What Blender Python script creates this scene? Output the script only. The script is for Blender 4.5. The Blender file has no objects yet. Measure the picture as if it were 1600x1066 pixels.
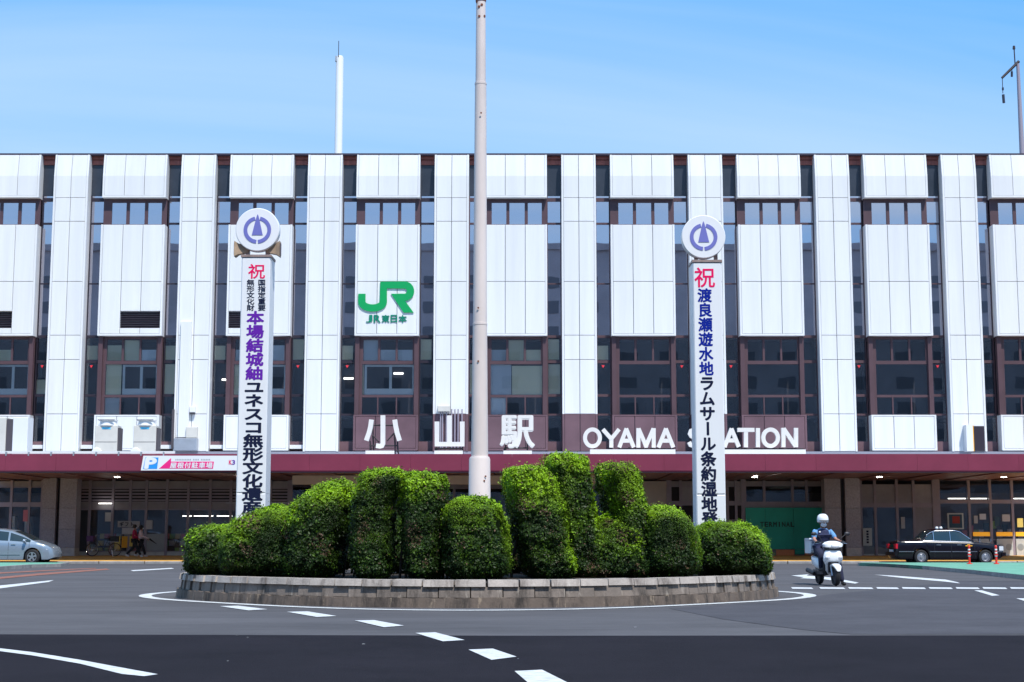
import bpy, bmesh, math, random
import numpy as np
from mathutils import Vector, Matrix
R = math.radians
random.seed(7); rng = np.random.default_rng(7)
S = bpy.context.scene; C = S.collection

# ------------------------------------------------------------------ camera, sky, sun
FPX, HOR, EYE = 2344.0, 841.0, 1.1
PITCH = math.atan((HOR-533.0)/FPX)
cam = bpy.data.cameras.new('camera'); cam.sensor_width = 36; cam.lens = FPX/1600*36
cam.clip_start = 0.1; cam.clip_end = 6000
co = bpy.data.objects.new('camera', cam); C.objects.link(co)
co.location = (0, 0, EYE); co.rotation_euler = (math.pi/2+PITCH, 0, 0); S.camera = co
SUN_EL, SUN_AZ = 58.0, 25.0
w = bpy.data.worlds.new('World'); S.world = w; w.use_nodes = True
nt = w.node_tree; N = nt.nodes; Lk = nt.links
bg = N['Background']; bg.inputs['Strength'].default_value = 0.15
sky = N.new('ShaderNodeTexSky'); sky.sky_type = 'NISHITA'; sky.sun_disc = False
sky.sun_elevation = R(SUN_EL); sky.sun_rotation = R(180-SUN_AZ)
sky.air_density = 1.1; sky.dust_density = 0.1; sky.ozone_density = 5.0
tc = N.new('ShaderNodeTexCoord'); sep = N.new('ShaderNodeSeparateXYZ'); Lk.new(tc.outputs['Generated'], sep.inputs[0])
zz = N.new('ShaderNodeMath'); zz.operation = 'ADD'; zz.inputs[1].default_value = 0.12; Lk.new(sep.outputs['Z'], zz.inputs[0])
zm = N.new('ShaderNodeMath'); zm.operation = 'MAXIMUM'; zm.inputs[1].default_value = 0.05; Lk.new(zz.outputs[0], zm.inputs[0])
dv = N.new('ShaderNodeVectorMath'); dv.operation = 'DIVIDE'
cb = N.new('ShaderNodeCombineXYZ')
for i in range(3): Lk.new(zm.outputs[0], cb.inputs[i])
Lk.new(tc.outputs['Generated'], dv.inputs[0]); Lk.new(cb.outputs[0], dv.inputs[1])
mp = N.new('ShaderNodeMapping'); mp.inputs['Scale'].default_value = (0.42, 1.1, 1); mp.inputs['Rotation'].default_value = (0, 0, 0.25)
mp.inputs['Location'].default_value = (12.0, -3.0, 0)
Lk.new(dv.outputs[0], mp.inputs[0])
n1 = N.new('ShaderNodeTexNoise'); n1.inputs['Scale'].default_value = .8; n1.inputs['Detail'].default_value = 7; n1.inputs['Roughness'].default_value = 0.5
n1.inputs['Distortion'].default_value = 0.7
Lk.new(mp.outputs[0], n1.inputs['Vector'])
cr = N.new('ShaderNodeValToRGB'); cr.color_ramp.elements[0].position = 0.42; cr.color_ramp.elements[1].position = 0.70
cr.color_ramp.elements[1].color = (0.80, 0.80, 0.80, 1)
Lk.new(n1.outputs[0], cr.inputs[0])
tint = N.new('ShaderNodeMix'); tint.data_type = 'RGBA'; tint.blend_type = 'MULTIPLY'; tint.inputs[0].default_value = 1.0
tint.inputs[7].default_value = (.92, 1.40, 1.62, 1)
Lk.new(sky.outputs[0], tint.inputs[6])
mx = N.new('ShaderNodeMix'); mx.data_type = 'RGBA'; mx.inputs[7].default_value = (4.4, 5.6, 6.9, 1)
hz = N.new('ShaderNodeMapRange'); hz.inputs[1].default_value = .10; hz.inputs[2].default_value = .335; hz.inputs[3].default_value = .85; hz.inputs[4].default_value = .0
Lk.new(sep.outputs['Z'], hz.inputs[0])
mh = N.new('ShaderNodeMix'); mh.data_type = 'RGBA'; mh.inputs[7].default_value = (3.3, 5.1, 6.9, 1)
mb_ = N.new('ShaderNodeMix'); mb_.data_type = 'RGBA'; mb_.inputs[0].default_value = .85; mb_.inputs[7].default_value = (.55, 2.95, 7.2, 1); Lk.new(tint.outputs[2], mb_.inputs[6])
Lk.new(hz.outputs[0], mh.inputs[0]); Lk.new(mb_.outputs[2], mh.inputs[6])
Lk.new(cr.outputs[0], mx.inputs[0]); Lk.new(mh.outputs[2], mx.inputs[6]); Lk.new(mx.outputs[2], bg.inputs[0])
sl = bpy.data.lights.new('sun', 'SUN'); sl.energy = 5.0; sl.angle = R(0.5); sl.color = (1, 0.96, 0.9)
so = bpy.data.objects.new('sun', sl); C.objects.link(so)
sd = Vector((math.sin(R(SUN_AZ))*math.cos(R(SUN_EL)), -math.cos(R(SUN_AZ))*math.cos(R(SUN_EL)), math.sin(R(SUN_EL))))
so.rotation_euler = sd.to_track_quat('Z', 'Y').to_euler(); so.location = (0, 0, 60)
S.view_settings.view_transform = 'Standard'; S.view_settings.look = 'None'
S.view_settings.exposure = 0.0; S.view_settings.gamma = 1.0; S.view_settings.use_curve_mapping = False
S.cycles.max_bounces = 6; S.cycles.transparent_max_bounces = 12

# ------------------------------------------------------------------ measuring helpers
cp, sp = math.cos(PITCH), math.sin(PITCH)
def XZ(px, py, Y):
    u = (px-800)/FPX; v = (533-py)/FPX
    t = Y/(cp-v*sp)
    return t*u, EYE+t*(sp+v*cp)
def ZZ(py, Y): return XZ(800, py, Y)[1]
def XX(px, py, Y): return XZ(px, py, Y)[0]
def G(px, py, z=0.0):
    u = (px-800)/FPX; v = (533-py)/FPX
    t = (z-EYE)/(sp+v*cp)
    return t*u, t*(cp-v*sp)

# ------------------------------------------------------------------ materials
MAT = {}
def mat(name, col, rough=0.6, metal=0.0, var=0.0, scale=3.0, bump=0.0, bscale=None, rand=0.0, emit=None, estr=1.0, spec=0.5,
        stretch=(1, 1, 1), col2=None, coat=0.0, detail=5):
    m = bpy.data.materials.new(name); m.use_nodes = True
    n = m.node_tree.nodes; l = m.node_tree.links; b = n['Principled BSDF']
    b.inputs['Base Color'].default_value = (*col, 1); b.inputs['Roughness'].default_value = rough
    b.inputs['Metallic'].default_value = metal; b.inputs['Specular IOR Level'].default_value = spec
    b.inputs['Coat Weight'].default_value = coat
    if emit: b.inputs['Emission Color'].default_value = (*emit, 1); b.inputs['Emission Strength'].default_value = estr
    g = n.new('ShaderNodeNewGeometry'); mpn = n.new('ShaderNodeMapping'); mpn.inputs['Scale'].default_value = stretch
    l.new(g.outputs['Position'], mpn.inputs[0])
    last = None
    if var or col2:
        t = n.new('ShaderNodeTexNoise'); t.inputs['Scale'].default_value = scale; t.inputs['Detail'].default_value = detail; t.inputs['Roughness'].default_value = .8 if detail > 8 else .65
        l.new(mpn.outputs[0], t.inputs['Vector'])
        r = n.new('ShaderNodeValToRGB'); r.color_ramp.elements[0].position = .33; r.color_ramp.elements[1].position = .68
        c2 = col2 if col2 else tuple(min(1, c*(1+var)) for c in col); c1 = col if col2 else tuple(c*(1-var) for c in col)
        r.color_ramp.elements[0].color = (*c1, 1); r.color_ramp.elements[1].color = (*c2, 1)
        l.new(t.outputs[0], r.inputs[0]); last = r.outputs[0]
    if rand:
        oi = n.new('ShaderNodeObjectInfo'); mr = n.new('ShaderNodeMapRange'); mr.inputs[3].default_value = 1-rand; mr.inputs[4].default_value = 1+rand
        l.new(oi.outputs['Random'], mr.inputs[0])
        mm = n.new('ShaderNodeMix'); mm.data_type = 'RGBA'; mm.blend_type = 'MULTIPLY'; mm.inputs[0].default_value = 1
        if last: l.new(last, mm.inputs[6])
        else: mm.inputs[6].default_value = (*col, 1)
        cbn = n.new('ShaderNodeCombineXYZ')
        for i in range(3): l.new(mr.outputs[0], cbn.inputs[i])
        l.new(cbn.outputs[0], mm.inputs[7]); last = mm.outputs[2]
    if last: l.new(last, b.inputs['Base Color'])
    if bump:
        t2 = n.new('ShaderNodeTexNoise'); t2.inputs['Scale'].default_value = bscale or scale*8; t2.inputs['Detail'].default_value = 4
        l.new(mpn.outputs[0], t2.inputs['Vector'])
        bp = n.new('ShaderNodeBump'); bp.inputs['Strength'].default_value = bump; bp.inputs['Distance'].default_value = .02
        l.new(t2.outputs[0], bp.inputs['Height']); l.new(bp.outputs[0], b.inputs['Normal'])
    MAT[name] = m; return m
mat('panel_white', (.765, .77, .775), .38, var=.05, scale=.9, stretch=(2.2, 2.2, .14), rand=.022, bump=.03, bscale=1.2)
mat('joint', (.26, .26, .32), .8)
mat('brown_panel', (.15, .085, .10), .42, var=.15, scale=.7, rand=.06)
mat('brown_frame', (.088, .048, .056), .45, var=.12, scale=1)
mat('dark_frame', (.025, .018, .03), .45)
mat('red_fascia', (.36, .11, .085), .6, var=.25, scale=2, stretch=(3, 3, .4))
mat('maroon', (.215, .032, .064), .42, var=.10, scale=.6, rand=.03)
mat('soffit_brown', (.21, .09, .10), .38, var=.15, scale=.7, rand=.12)
mat('coping', (.035, .025, .045), .5)
mat('dark_spandrel', (.035, .042, .058), .25, var=.25, scale=.5)
mat('dark_room', (.02, .018, .024), .8)
mat('room_wall', (.12, .11, .12), .8, var=.3, scale=.4)
mat('blind', (.78, .68, .46), .8, rand=.15)
mat('blind_grey', (.62, .62, .63), .8, rand=.2)
mat('window_white', (.72, .72, .7), .5)
mat('granite', (.36, .33, .37), .55, var=.22, scale=14, rand=.07, bump=.05)
mat('granite_base', (.52, .47, .44), .6, var=.18, scale=6, bump=.05)
mat('shop_frame', (.31, .27, .33), .4, var=.1, scale=2)
mat('shop_panel', (.30, .28, .31), .5, var=.15, scale=1, rand=.1)
mat('shop_grey', (.32, .36, .38), .5, var=.1, scale=1)
mat('beige_beam', (.52, .47, .43), .6, var=.1, scale=1)
mat('white_sill', (.55, .58, .57), .6, var=.1, scale=3)
mat('green_board', (.02, .44, .33), .55, var=.12, scale=.8)
mat('green_ink', (.002, .05, .04), .5)
mat('orange_base', (.75, .30, .14), .7, var=.15, scale=2)
mat('tile_orange', (.62, .33, .07), .8, var=.25, scale=2, rand=.1, bump=.1)
mat('kerb', (.30, .29, .28), .85, var=.25, scale=3, rand=.1, bump=.15)
mat('asphalt', (.087, .084, .090), .9, spec=.2, var=.26, detail=11, scale=.45, stretch=(.35, 1, 1), bump=.35, bscale=70)
mat('asphalt_new', (.0135, .0115, .0155), .9, spec=.10, var=.3, detail=11, scale=.5, bump=.35, bscale=70)
mat('asphalt_patch', (.068, .066, .075), .9, spec=.2, var=.24, detail=11, scale=.5, bump=.35, bscale=70)
mat('ground_grey', (.12, .12, .12), .9, var=.2, scale=.1)
mat('road_white', (.56, .57, .57), .7, var=.28, detail=9, scale=6, bump=.1)
mat('road_orange', (.17, .075, .05), .85, col2=(.32, .11, .07), scale=3)
mat('green_paint', (.13, .34, .24), .8, var=.18, scale=1.2)
mat('soil', (.018, .013, .010), .95, var=.4, scale=6)
mat('sign_white', (.80, .81, .83), .4, var=.03, scale=.8, stretch=(1, 1, .3))
mat('sign_frame', (.30, .22, .20), .5, var=.2, scale=5)
mat('emblem_blue', (.16, .17, .50), .5)
mat('ink_red', (.80, .01, .12), .85, spec=.1)
mat('ink_navy', (.010, .015, .045), .85, spec=.1)
mat('ink_blue', (.005, .02, .27), .85, spec=.1)
mat('ink_purple', (.13, .022, .36), .85, spec=.1)
mat('horn_tan', (.42, .30, .20), .5, var=.2, scale=6)
mat('jr_green', (.0, .34, .09), .4)
mat('jr_green_dark', (.0, .22, .13), .4)
mat('letter_white', (.82, .80, .77), .5, var=.03, scale=2)
mat('steel_dark', (.03, .022, .028), .6)
mat('pole_paint', (.70, .61, .57), .45, var=.08, scale=1.4, stretch=(1, 1, .4))
mat('rust', (.20, .07, .04), .9, var=.4, scale=20)
mat('ac_body', (.60, .58, .53), .5, var=.05, scale=2)
mat('ac_white', (.74, .75, .76), .5)
mat('ac_dark', (.07, .06, .07), .6)
mat('cyan_mark', (.10, .50, .75), .5)
mat('metal_grey', (.42, .45, .50), .4, metal=.5, var=.1, scale=2)
mat('p_blue', (.02, .30, .80), .5)
mat('pink', (.85, .015, .22), .5)
mat('ink_grey', (.42, .44, .47), .6)
mat('lamp_glow', (1, 1, 1), .5, emit=(1, .97, .9), estr=5.0)
mat('downlight_glow', (1, 1, 1), .5, emit=(1, .93, .82), estr=45.0)
mat('chimney_white', (.68, .70, .72), .6, var=.04, scale=.3)
mat('catenary', (.30, .27, .33), .5)
mat('insulator', (.03, .03, .05), .4)
mat('city_wall', (.46, .44, .47), .7, var=.15, scale=.15)
mat('city_glass', (.16, .17, .20), .3)
mat('red_mark', (.75, .04, .06), .5)
mat('yellow', (.85, .42, .02), .5)
mat('lit_stripe', (.85, .42, .02), .5, emit=(1, .42, .03), estr=.45); mat('poster_red', (.35, .03, .02), .6); mat('poster_blue', (.02, .07, .12), .5); mat('paper', (.5, .5, .52), .7, rand=.15)
mat('goods_a', (.60, .18, .22), .6); mat('goods_b', (.70, .55, .14), .6); mat('goods_c', (.60, .62, .68), .6); mat('goods_d', (.25, .45, .16), .6)
mat('rubber', (.012, .012, .014), .75); mat('chrome', (.75, .75, .78), .12, metal=1); mat('alloy', (.55, .55, .58), .3, metal=.8)
mat('car_silver', (.30, .36, .42), .25, metal=.45, coat=.6); mat('car_black', (.006, .004, .008), .16, coat=0.0, spec=.45)
mat('car_trim', (.02, .02, .022), .5); mat('car_glass', (.015, .03, .035), .04, spec=1.0); mat('red_lamp', (.55, .01, .03), .25); mat('clear_lamp', (.7, .72, .75), .15)
mat('post_red', (.75, .03, .02), .5); mat('post_white', (.85, .85, .85), .4)
mat('scoot_white', (.80, .82, .84), .2, coat=.5); mat('scoot_dark', (.02, .02, .026), .5)
mat('skin', (.45, .22, .15), .55); mat('mask', (.75, .78, .82), .8); mat('shirt_blue', (.12, .30, .56), .85, var=.06, scale=30); mat('vest_navy', (.018, .024, .075), .8, var=.2, scale=20)
mat('trouser_navy', (.014, .017, .045), .85, var=.2, scale=14); mat('trouser_black', (.012, .014, .02), .85, var=.2, scale=14)
mat('glove', (.012, .012, .016), .7); mat('hair', (.012, .009, .008), .5); mat('maroon_cloth', (.40, .012, .07), .85, var=.12, scale=14)
mat('pink_cloth', (.75, .60, .66), .85, var=.08, scale=14); mat('shoe_white', (.75, .75, .74), .6)
mat('bark', (.045, .028, .02), .9, var=.4, scale=12)
mat('bicycle_paint', (.05, .05, .07), .35); mat('basket', (.12, .05, .16), .7)
# stained concrete and stone
def stained(name, base, stain, light):
    m = mat(name, base, .85, var=.2, scale=2.2, rand=.1, bump=.3, bscale=25)
    n = m.node_tree.nodes; l = m.node_tree.links; b = n['Principled BSDF']
    src = b.inputs['Base Color'].links[0].from_socket
    g = n.new('ShaderNodeNewGeometry'); mpn = n.new('ShaderNodeMapping'); mpn.inputs['Scale'].default_value = (1, 1, .22); l.new(g.outputs['Position'], mpn.inputs[0])
    for col, th, sc in ((stain, .50, 4.0), (light, .60, 9.0)):
        t = n.new('ShaderNodeTexNoise'); t.inputs['Scale'].default_value = sc; t.inputs['Detail'].default_value = 8; t.inputs['Roughness'].default_value = .7
        l.new(mpn.outputs[0], t.inputs['Vector'])
        r = n.new('ShaderNodeValToRGB'); r.color_ramp.elements[0].position = th-.02; r.color_ramp.elements[1].position = th+.16
        l.new(t.outputs[0], r.inputs[0])
        x = n.new('ShaderNodeMix'); x.data_type = 'RGBA'; x.inputs[7].default_value = (*col, 1)
        l.new(r.outputs[0], x.inputs[0]); l.new(src, x.inputs[6]); src = x.outputs[2]
    l.new(src, b.inputs['Base Color'])
stained('cap_stone', (.42, .37, .33), (.15, .125, .11), (.60, .55, .49))
stained('wall_stone', (.20, .165, .14), (.055, .045, .038), (.46, .41, .35))
stained('base_concrete', (.125, .095, .075), (.03, .024, .02), (.46, .36, .25))
# foliage from a colour attribute
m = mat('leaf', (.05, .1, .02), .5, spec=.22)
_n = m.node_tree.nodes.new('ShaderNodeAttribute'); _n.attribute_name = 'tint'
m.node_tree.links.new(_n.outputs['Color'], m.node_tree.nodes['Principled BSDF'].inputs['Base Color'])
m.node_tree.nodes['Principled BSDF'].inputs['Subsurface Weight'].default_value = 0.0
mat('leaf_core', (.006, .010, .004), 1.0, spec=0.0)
def glass(name, refl, tcol, rcol=(.9, .93, 1), rough=.01, wob=.012):
    m = bpy.data.materials.new(name); m.use_nodes = True; n = m.node_tree.nodes; l = m.node_tree.links
    n.remove(n['Principled BSDF'])
    gl = n.new('ShaderNodeBsdfGlossy'); gl.inputs['Color'].default_value = (*rcol, 1); gl.inputs['Roughness'].default_value = rough
    tr = n.new('ShaderNodeBsdfTransparent'); tr.inputs['Color'].default_value = (*tcol, 1)
    mxn = n.new('ShaderNodeMixShader'); lw = n.new('ShaderNodeLayerWeight'); lw.inputs[0].default_value = .25
    mr = n.new('ShaderNodeMapRange'); mr.inputs[3].default_value = refl; mr.inputs[4].default_value = 1
    l.new(lw.outputs['Fresnel'], mr.inputs[0]); l.new(mr.outputs[0], mxn.inputs[0])
    l.new(tr.outputs[0], mxn.inputs[1]); l.new(gl.outputs[0], mxn.inputs[2]); l.new(mxn.outputs[0], n['Material Output'].inputs[0])
    g = n.new('ShaderNodeNewGeometry'); t = n.new('ShaderNodeTexNoise'); t.inputs['Scale'].default_value = .8; t.inputs['Detail'].default_value = 1
    l.new(g.outputs['Position'], t.inputs['Vector'])
    bp = n.new('ShaderNodeBump'); bp.inputs['Strength'].default_value = 1; bp.inputs['Distance'].default_value = wob; l.new(t.outputs[0], bp.inputs['Height'])
    l.new(bp.outputs[0], gl.inputs['Normal']); MAT[name] = m
glass('glass_mirror', .62, (.35, .37, .42), (.90, .84, .90), wob=.0010)
glass('glass_clear', .08, (.93, .95, .96), wob=.0012)
glass('glass_shop', .03, (.95, .96, .96), wob=.006)

# ------------------------------------------------------------------ mesh helpers
class MB:
    def __init__(s): s.v = []; s.f = []
    def add(s, v, f):
        o = len(s.v); s.v += [tuple(p) for p in v]; s.f += [tuple(i+o for i in q) for q in f]; return s
    def box(s, x0, x1, y0, y1, z0, z1, ch=0.0):
        if x1 < x0: x0, x1 = x1, x0
        if z1 < z0: z0, z1 = z1, z0
        if ch <= 0:
            v = [(x, y, z) for z in (z0, z1) for y in (y0, y1) for x in (x0, x1)]
            return s.add(v, [(0, 2, 3, 1), (4, 5, 7, 6), (0, 1, 5, 4), (1, 3, 7, 5), (3, 2, 6, 7), (2, 0, 4, 6)])
        # front face (towards -y) chamfered
        v = [(x0, y0+ch, z0), (x1, y0+ch, z0), (x1, y0+ch, z1), (x0, y0+ch, z1), (x0+ch, y0, z0+ch), (x1-ch, y0, z0+ch), (x1-ch, y0, z1-ch), (x0+ch, y0, z1-ch),
             (x0, y1, z0), (x1, y1, z0), (x1, y1, z1), (x0, y1, z1)]
        return s.add(v, [(4, 5, 6, 7), (0, 1, 5, 4), (1, 2, 6, 5), (2, 3, 7, 6), (3, 0, 4, 7), (0, 8, 9, 1), (1, 9, 10, 2), (2, 10, 11, 3), (3, 11, 8, 0), (8, 11, 10, 9)])
    def prism_x(s, yz, x0, x1):       # polygon in YZ extruded along X
        n = len(yz); v = [(x0, y, z) for y, z in yz]+[(x1, y, z) for y, z in yz]
        return s.add(v, [tuple(range(n))[::-1], tuple(range(n, 2*n))]+[(i, (i+1) % n, n+(i+1) % n, n+i) for i in range(n)])
    def prism_y(s, xz, y0, y1):       # polygon in XZ extruded along Y
        n = len(xz); v = [(x, y0, z) for x, z in xz]+[(x, y1, z) for x, z in xz]
        return s.add(v, [tuple(range(n)), tuple(range(n, 2*n))[::-1]]+[(i, n+i, n+(i+1) % n, (i+1) % n) for i in range(n)])
    def prism_z(s, xy, z0, z1):
        n = len(xy); v = [(x, y, z0) for x, y in xy]+[(x, y, z1) for x, y in xy]
        return s.add(v, [tuple(range(n))[::-1], tuple(range(n, 2*n))]+[(i, (i+1) % n, n+(i+1) % n, n+i) for i in range(n)])
    def tube(s, p0, p1, r0, r1=None, n=10):
        r1 = r0 if r1 is None else r1; p0 = Vector(p0); p1 = Vector(p1); d = (p1-p0).normalized()
        a = d.orthogonal().normalized(); b = d.cross(a); v = []
        for p, r in ((p0, r0), (p1, r1)):
            for i in range(n):
                t = 2*math.pi*i/n; v.append(p+a*(r*math.cos(t))+b*(r*math.sin(t)))
        return s.add(v, [tuple(range(n))[::-1], tuple(range(n, 2*n))]+[(i, (i+1) % n, n+(i+1) % n, n+i) for i in range(n)])
    def path(s, pts, r, n=6):
        for a, b in zip(pts[:-1], pts[1:]): s.tube(a, b, r, n=n)
        return s
    def lathe(s, prof, axis='z', c=(0, 0, 0), n=24, close=False):   # prof: (radius, height)
        v = []
        for i in range(n):
            t = 2*math.pi*i/n
            for r, h in prof:
                p = (r*math.cos(t), r*math.sin(t), h) if axis == 'z' else (r*math.cos(t), h, r*math.sin(t))
                v.append((p[0]+c[0], p[1]+c[1], p[2]+c[2]))
        k = len(prof); f = []
        for i in range(n):
            j = (i+1) % n
            for q in range(k-1+(1 if close else 0)):
                q2 = (q+1) % k; f.append((i*k+q, j*k+q, j*k+q2, i*k+q2))
        if not close:
            if prof[0][0] > 1e-6: f.append(tuple(i*k for i in range(n))[::-1])
            if prof[-1][0] > 1e-6: f.append(tuple(i*k+k-1 for i in range(n)))
        return s.add(v, f)
    def stroke(s, pts, wd, y0, y1, closed=False):   # ribbon in XZ, extruded in Y
        P = [Vector(p) for p in pts]; n = len(P); L = []; Rr = []
        for i in range(n):
            a = P[i-1] if (i > 0 or closed) else None; b = P[(i+1) % n] if (i < n-1 or closed) else None
            d1 = (P[i]-a).normalized() if a is not None else None; d2 = (b-P[i]).normalized() if b is not None else None
            if d1 is None: d1 = d2
            if d2 is None: d2 = d1
            n1_ = Vector((-d1.y, d1.x)); n2_ = Vector((-d2.y, d2.x)); m_ = (n1_+n2_)
            m_ = m_.normalized() if m_.length > 1e-6 else n1_
            k = min(1.3, 1/max(.3, m_.dot(n1_)))
            L.append(P[i]+m_*(wd/2*k)); Rr.append(P[i]-m_*(wd/2*k))
        v = []
        for a, b in zip(L, Rr): v += [(a.x, y0, a.y), (b.x, y0, b.y), (b.x, y1, b.y), (a.x, y1, a.y)]
        f = []
        for i in range(n if closed else n-1):
            o = i*4; q = ((i+1) % n)*4
            f += [(o, o+1, q+1, q), (o+1, o+2, q+2, q+1), (o+2, o+3, q+3, q+2), (o+3, o, q, q+3)]
        if not closed: f += [(3, 2, 1, 0), (4*n-4, 4*n-3, 4*n-2, 4*n-1)]
        return s.add(v, f)
    def build(s, name, m, parent=None, smooth=False, loc=None, fix=True):
        me = bpy.data.meshes.new(name); me.from_pydata([tuple(p) for p in s.v], [], s.f)
        if fix:
            b = bmesh.new(); b.from_mesh(me); bmesh.ops.recalc_face_normals(b, faces=b.faces); b.to_mesh(me); b.free()
        me.materials.append(MAT[m] if isinstance(m, str) else m)
        if smooth is True: me.polygons.foreach_set('use_smooth', [True]*len(me.polygons))
        o = bpy.data.objects.new(name, me); C.objects.link(o)
        if smooth == 'auto':
            me.polygons.foreach_set('use_smooth', [True]*len(me.polygons)); me.set_sharp_from_angle(angle=R(38))
        if parent: o.parent = parent
        if loc: o.location = loc
        return o
def tag(o, label=None, cat=None, group=None, kind=None):
    if label: o['label'] = label
    if cat: o['category'] = cat
    if group: o['group'] = group
    if kind: o['kind'] = kind
    return o
def thing(name, label, cat, loc=(0, 0, 0), rz=0, group=None):
    o = bpy.data.objects.new(name, None); o.empty_display_size = .3; C.objects.link(o); o.location = loc; o.rotation_euler = (0, 0, rz)
    return tag(o, label, cat, group)
def bx(name, m, parent, *a, **k): return MB().box(*a, **k).build(name, m, parent, fix=False)
def copyobj(src, parent=None):
    c = src.copy(); C.objects.link(c)
    if parent: c.parent = parent
    return c
_gl = {}
def glyph(ch, cx, cz, wd, ht, y, depth, m, name, parent, bold=.02, rot=0, shear=0, fit=False):
    key = (ch, bold)
    if key not in _gl:
        c = bpy.data.curves.new('t', 'FONT'); c.body = ch; c.resolution_u = 4; c.size = 1; c.extrude = .5
        o = bpy.data.objects.new('t', c); C.objects.link(o); bpy.context.view_layer.update()
        me = bpy.data.meshes.new_from_object(o.evaluated_get(bpy.context.evaluated_depsgraph_get()))
        vs = np.empty(len(me.vertices)*3); me.vertices.foreach_get('co', vs); vs = vs.reshape(-1, 3)
        fs = [tuple(p.vertices) for p in me.polygons]
        if bold:
            n0 = len(vs); av = []; af = []
            for q, (ax, ay) in enumerate(((0, 0), (1, 0), (-1, 0), (0, 1), (0, -1), (.7, .7), (-.7, -.7), (.7, -.7), (-.7, .7))):
                w_ = vs.copy(); w_[:, 0] += ax*bold; w_[:, 1] += ay*bold; w_[:, 2] *= (1-.035*q); av.append(w_); af += [tuple(i+q*n0 for i in f) for f in fs]
            vs = np.concatenate(av); fs = af
        _gl[key] = (vs, fs)
        bpy.data.objects.remove(o); bpy.data.curves.remove(c); bpy.data.meshes.remove(me)
    vs, fs = _gl[key]
    if fit:
        x0, x1, z0, z1 = vs[:, 0].min(), vs[:, 0].max(), vs[:, 1].min(), vs[:, 1].max()
    else: x0, x1, z0, z1 = 0, 1, -.12, .88
    u = (vs[:, 0]-(x0+x1)/2)/(x1-x0); v = (vs[:, 1]-(z0+z1)/2)/(z1-z0)
    if rot: u, v = v.copy(), -u
    u = u*wd+v*shear; v = v*ht
    me = bpy.data.meshes.new(name)
    me.from_pydata([(cx+a, y-(c+.5)*depth, cz+b) for a, b, c in zip(u, v, vs[:, 2])], [], fs)
    me.materials.append(MAT[m]); o = bpy.data.objects.new(name, me); C.objects.link(o); o.parent = parent
    return o

# ------------------------------------------------------------------ ground, road
def sheet(name, m, pts, z, parent=None, kind='structure'):
    o = MB().add([(x, y, z) for x, y in pts], [tuple(range(len(pts)))]).build(name, m, parent)
    if o.data.polygons[0].normal.z < 0: o.data.flip_normals()
    if kind and not parent: o['kind'] = kind
    return o
sheet('ground', 'ground_grey', [(-2500, -2500), (2500, -2500), (2500, 2500), (-2500, 2500)], -.012)
road = sheet('road', 'asphalt', [(-80, -8), (80, -8), (80, 66), (-80, 66)], 0)
# the newer, darker strip of asphalt on the right of the roundabout
pp = [G(1045, 951), G(1130, 968), G(1250, 984), G(1330, 991.5), (40, G(800, 992)[1]), (40, 40), G(1500, 908), G(1290, 930), G(1200, 941)]
sheet('road_patch', 'asphalt_patch', pp, .004, road, None)
sheet('new_asphalt', 'asphalt_new', [G(-40, 991.8), G(800, 994), G(1640, 993.5), (30, G(800, 994)[1]), (30, -7.9), (-30, -7.9), (-30, G(0, 992)[1])], .0045, road, None)
def mark(pts, m='road_white', z=.008): return sheet('road_marking', m, [G(*p, z) for p in pts], z, road, None)
mark([(343, 947.2), (372, 946.5), (418, 952), (388, 953.7)]); mark([(448, 956), (480, 955.3), (526, 962.5), (495, 964)])
mark([(554, 969.5), (585, 969), (631, 977.5), (600, 980)]); mark([(649, 989), (680, 988), (726, 1000), (692, 1002)])
mark([(732, 1015), (770, 1013.5), (807, 1026), (768, 1031)]); mark([(804, 1048.5), (847, 1046.5), (890, 1068), (836, 1076)])
mark([(-30, 1010), (0, 1013), (50, 1019), (125, 1031), (200, 1045), (247, 1053.5), (225, 1056.5), (190, 1053), (125, 1037), (50, 1024), (0, 1017.5), (-30, 1015)])
mark([(-20, 917), (30, 912), (84, 906.5), (76, 909.5), (0, 919.5), (-20, 921)])
mark([(204, 891.2), (268, 887.5), (272, 888.7), (208, 892.6)])
mark([(-20, 903.5), (60, 896), (166, 888.5), (172, 890), (60, 899), (-20, 906.5)], 'road_orange')
mark([(-20, 895.5), (60, 891.5), (150, 887.5), (150, 888.4), (60, 893), (-20, 897.5)], 'road_orange')
mark([(1236, 899.5), (1264, 897.5), (1260, 899.5), (1300, 902.5), (1342, 910.5), (1336, 912), (1290, 905.5), (1250, 903.5), (1256, 902)])
mark([(1366, 898), (1400, 899.8), (1478, 905.8), (1496, 909.8), (1500, 911.6), (1478, 909), (1410, 903.2)])
for a, b in ((1236, 1268), (1280, 1318), (1325, 1362), (1369, 1402), (1409, 1444), (1451, 1486), (1493, 1528), (1535, 1571), (1578, 1616)):
    mark([(a, 917.6), (b, 918.1), (b+3, 920.4), (a+2, 920)])
mark([(1522, 922.5), (1534, 922.5), (1562, 930.3), (1550, 931)]); mark([(1588, 935), (1602, 935), (1640, 944), (1616, 944)])
CX, CY = -.66, 30.0
def kf(t, a): return 1-a*math.sin(2*t)**2
def ring(name, m, r0, r1, z, n=96, parent=None):
    v = []; f = []
    for i in range(n):
        t = 2*math.pi*i/n; q = kf(t, .10); v += [(CX+.965*r0*q*math.cos(t), CY+r0*q*math.sin(t), z), (CX+.965*r1*q*math.cos(t), CY+r1*q*math.sin(t), z)]
        j = (i+1) % n; f.append((2*i, 2*i+1, 2*j+1, 2*j))
    return MB().add(v, f).build(name, m, parent)
ring('road_marking', 'road_white', 6.58, 6.83, .008, parent=road)
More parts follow.
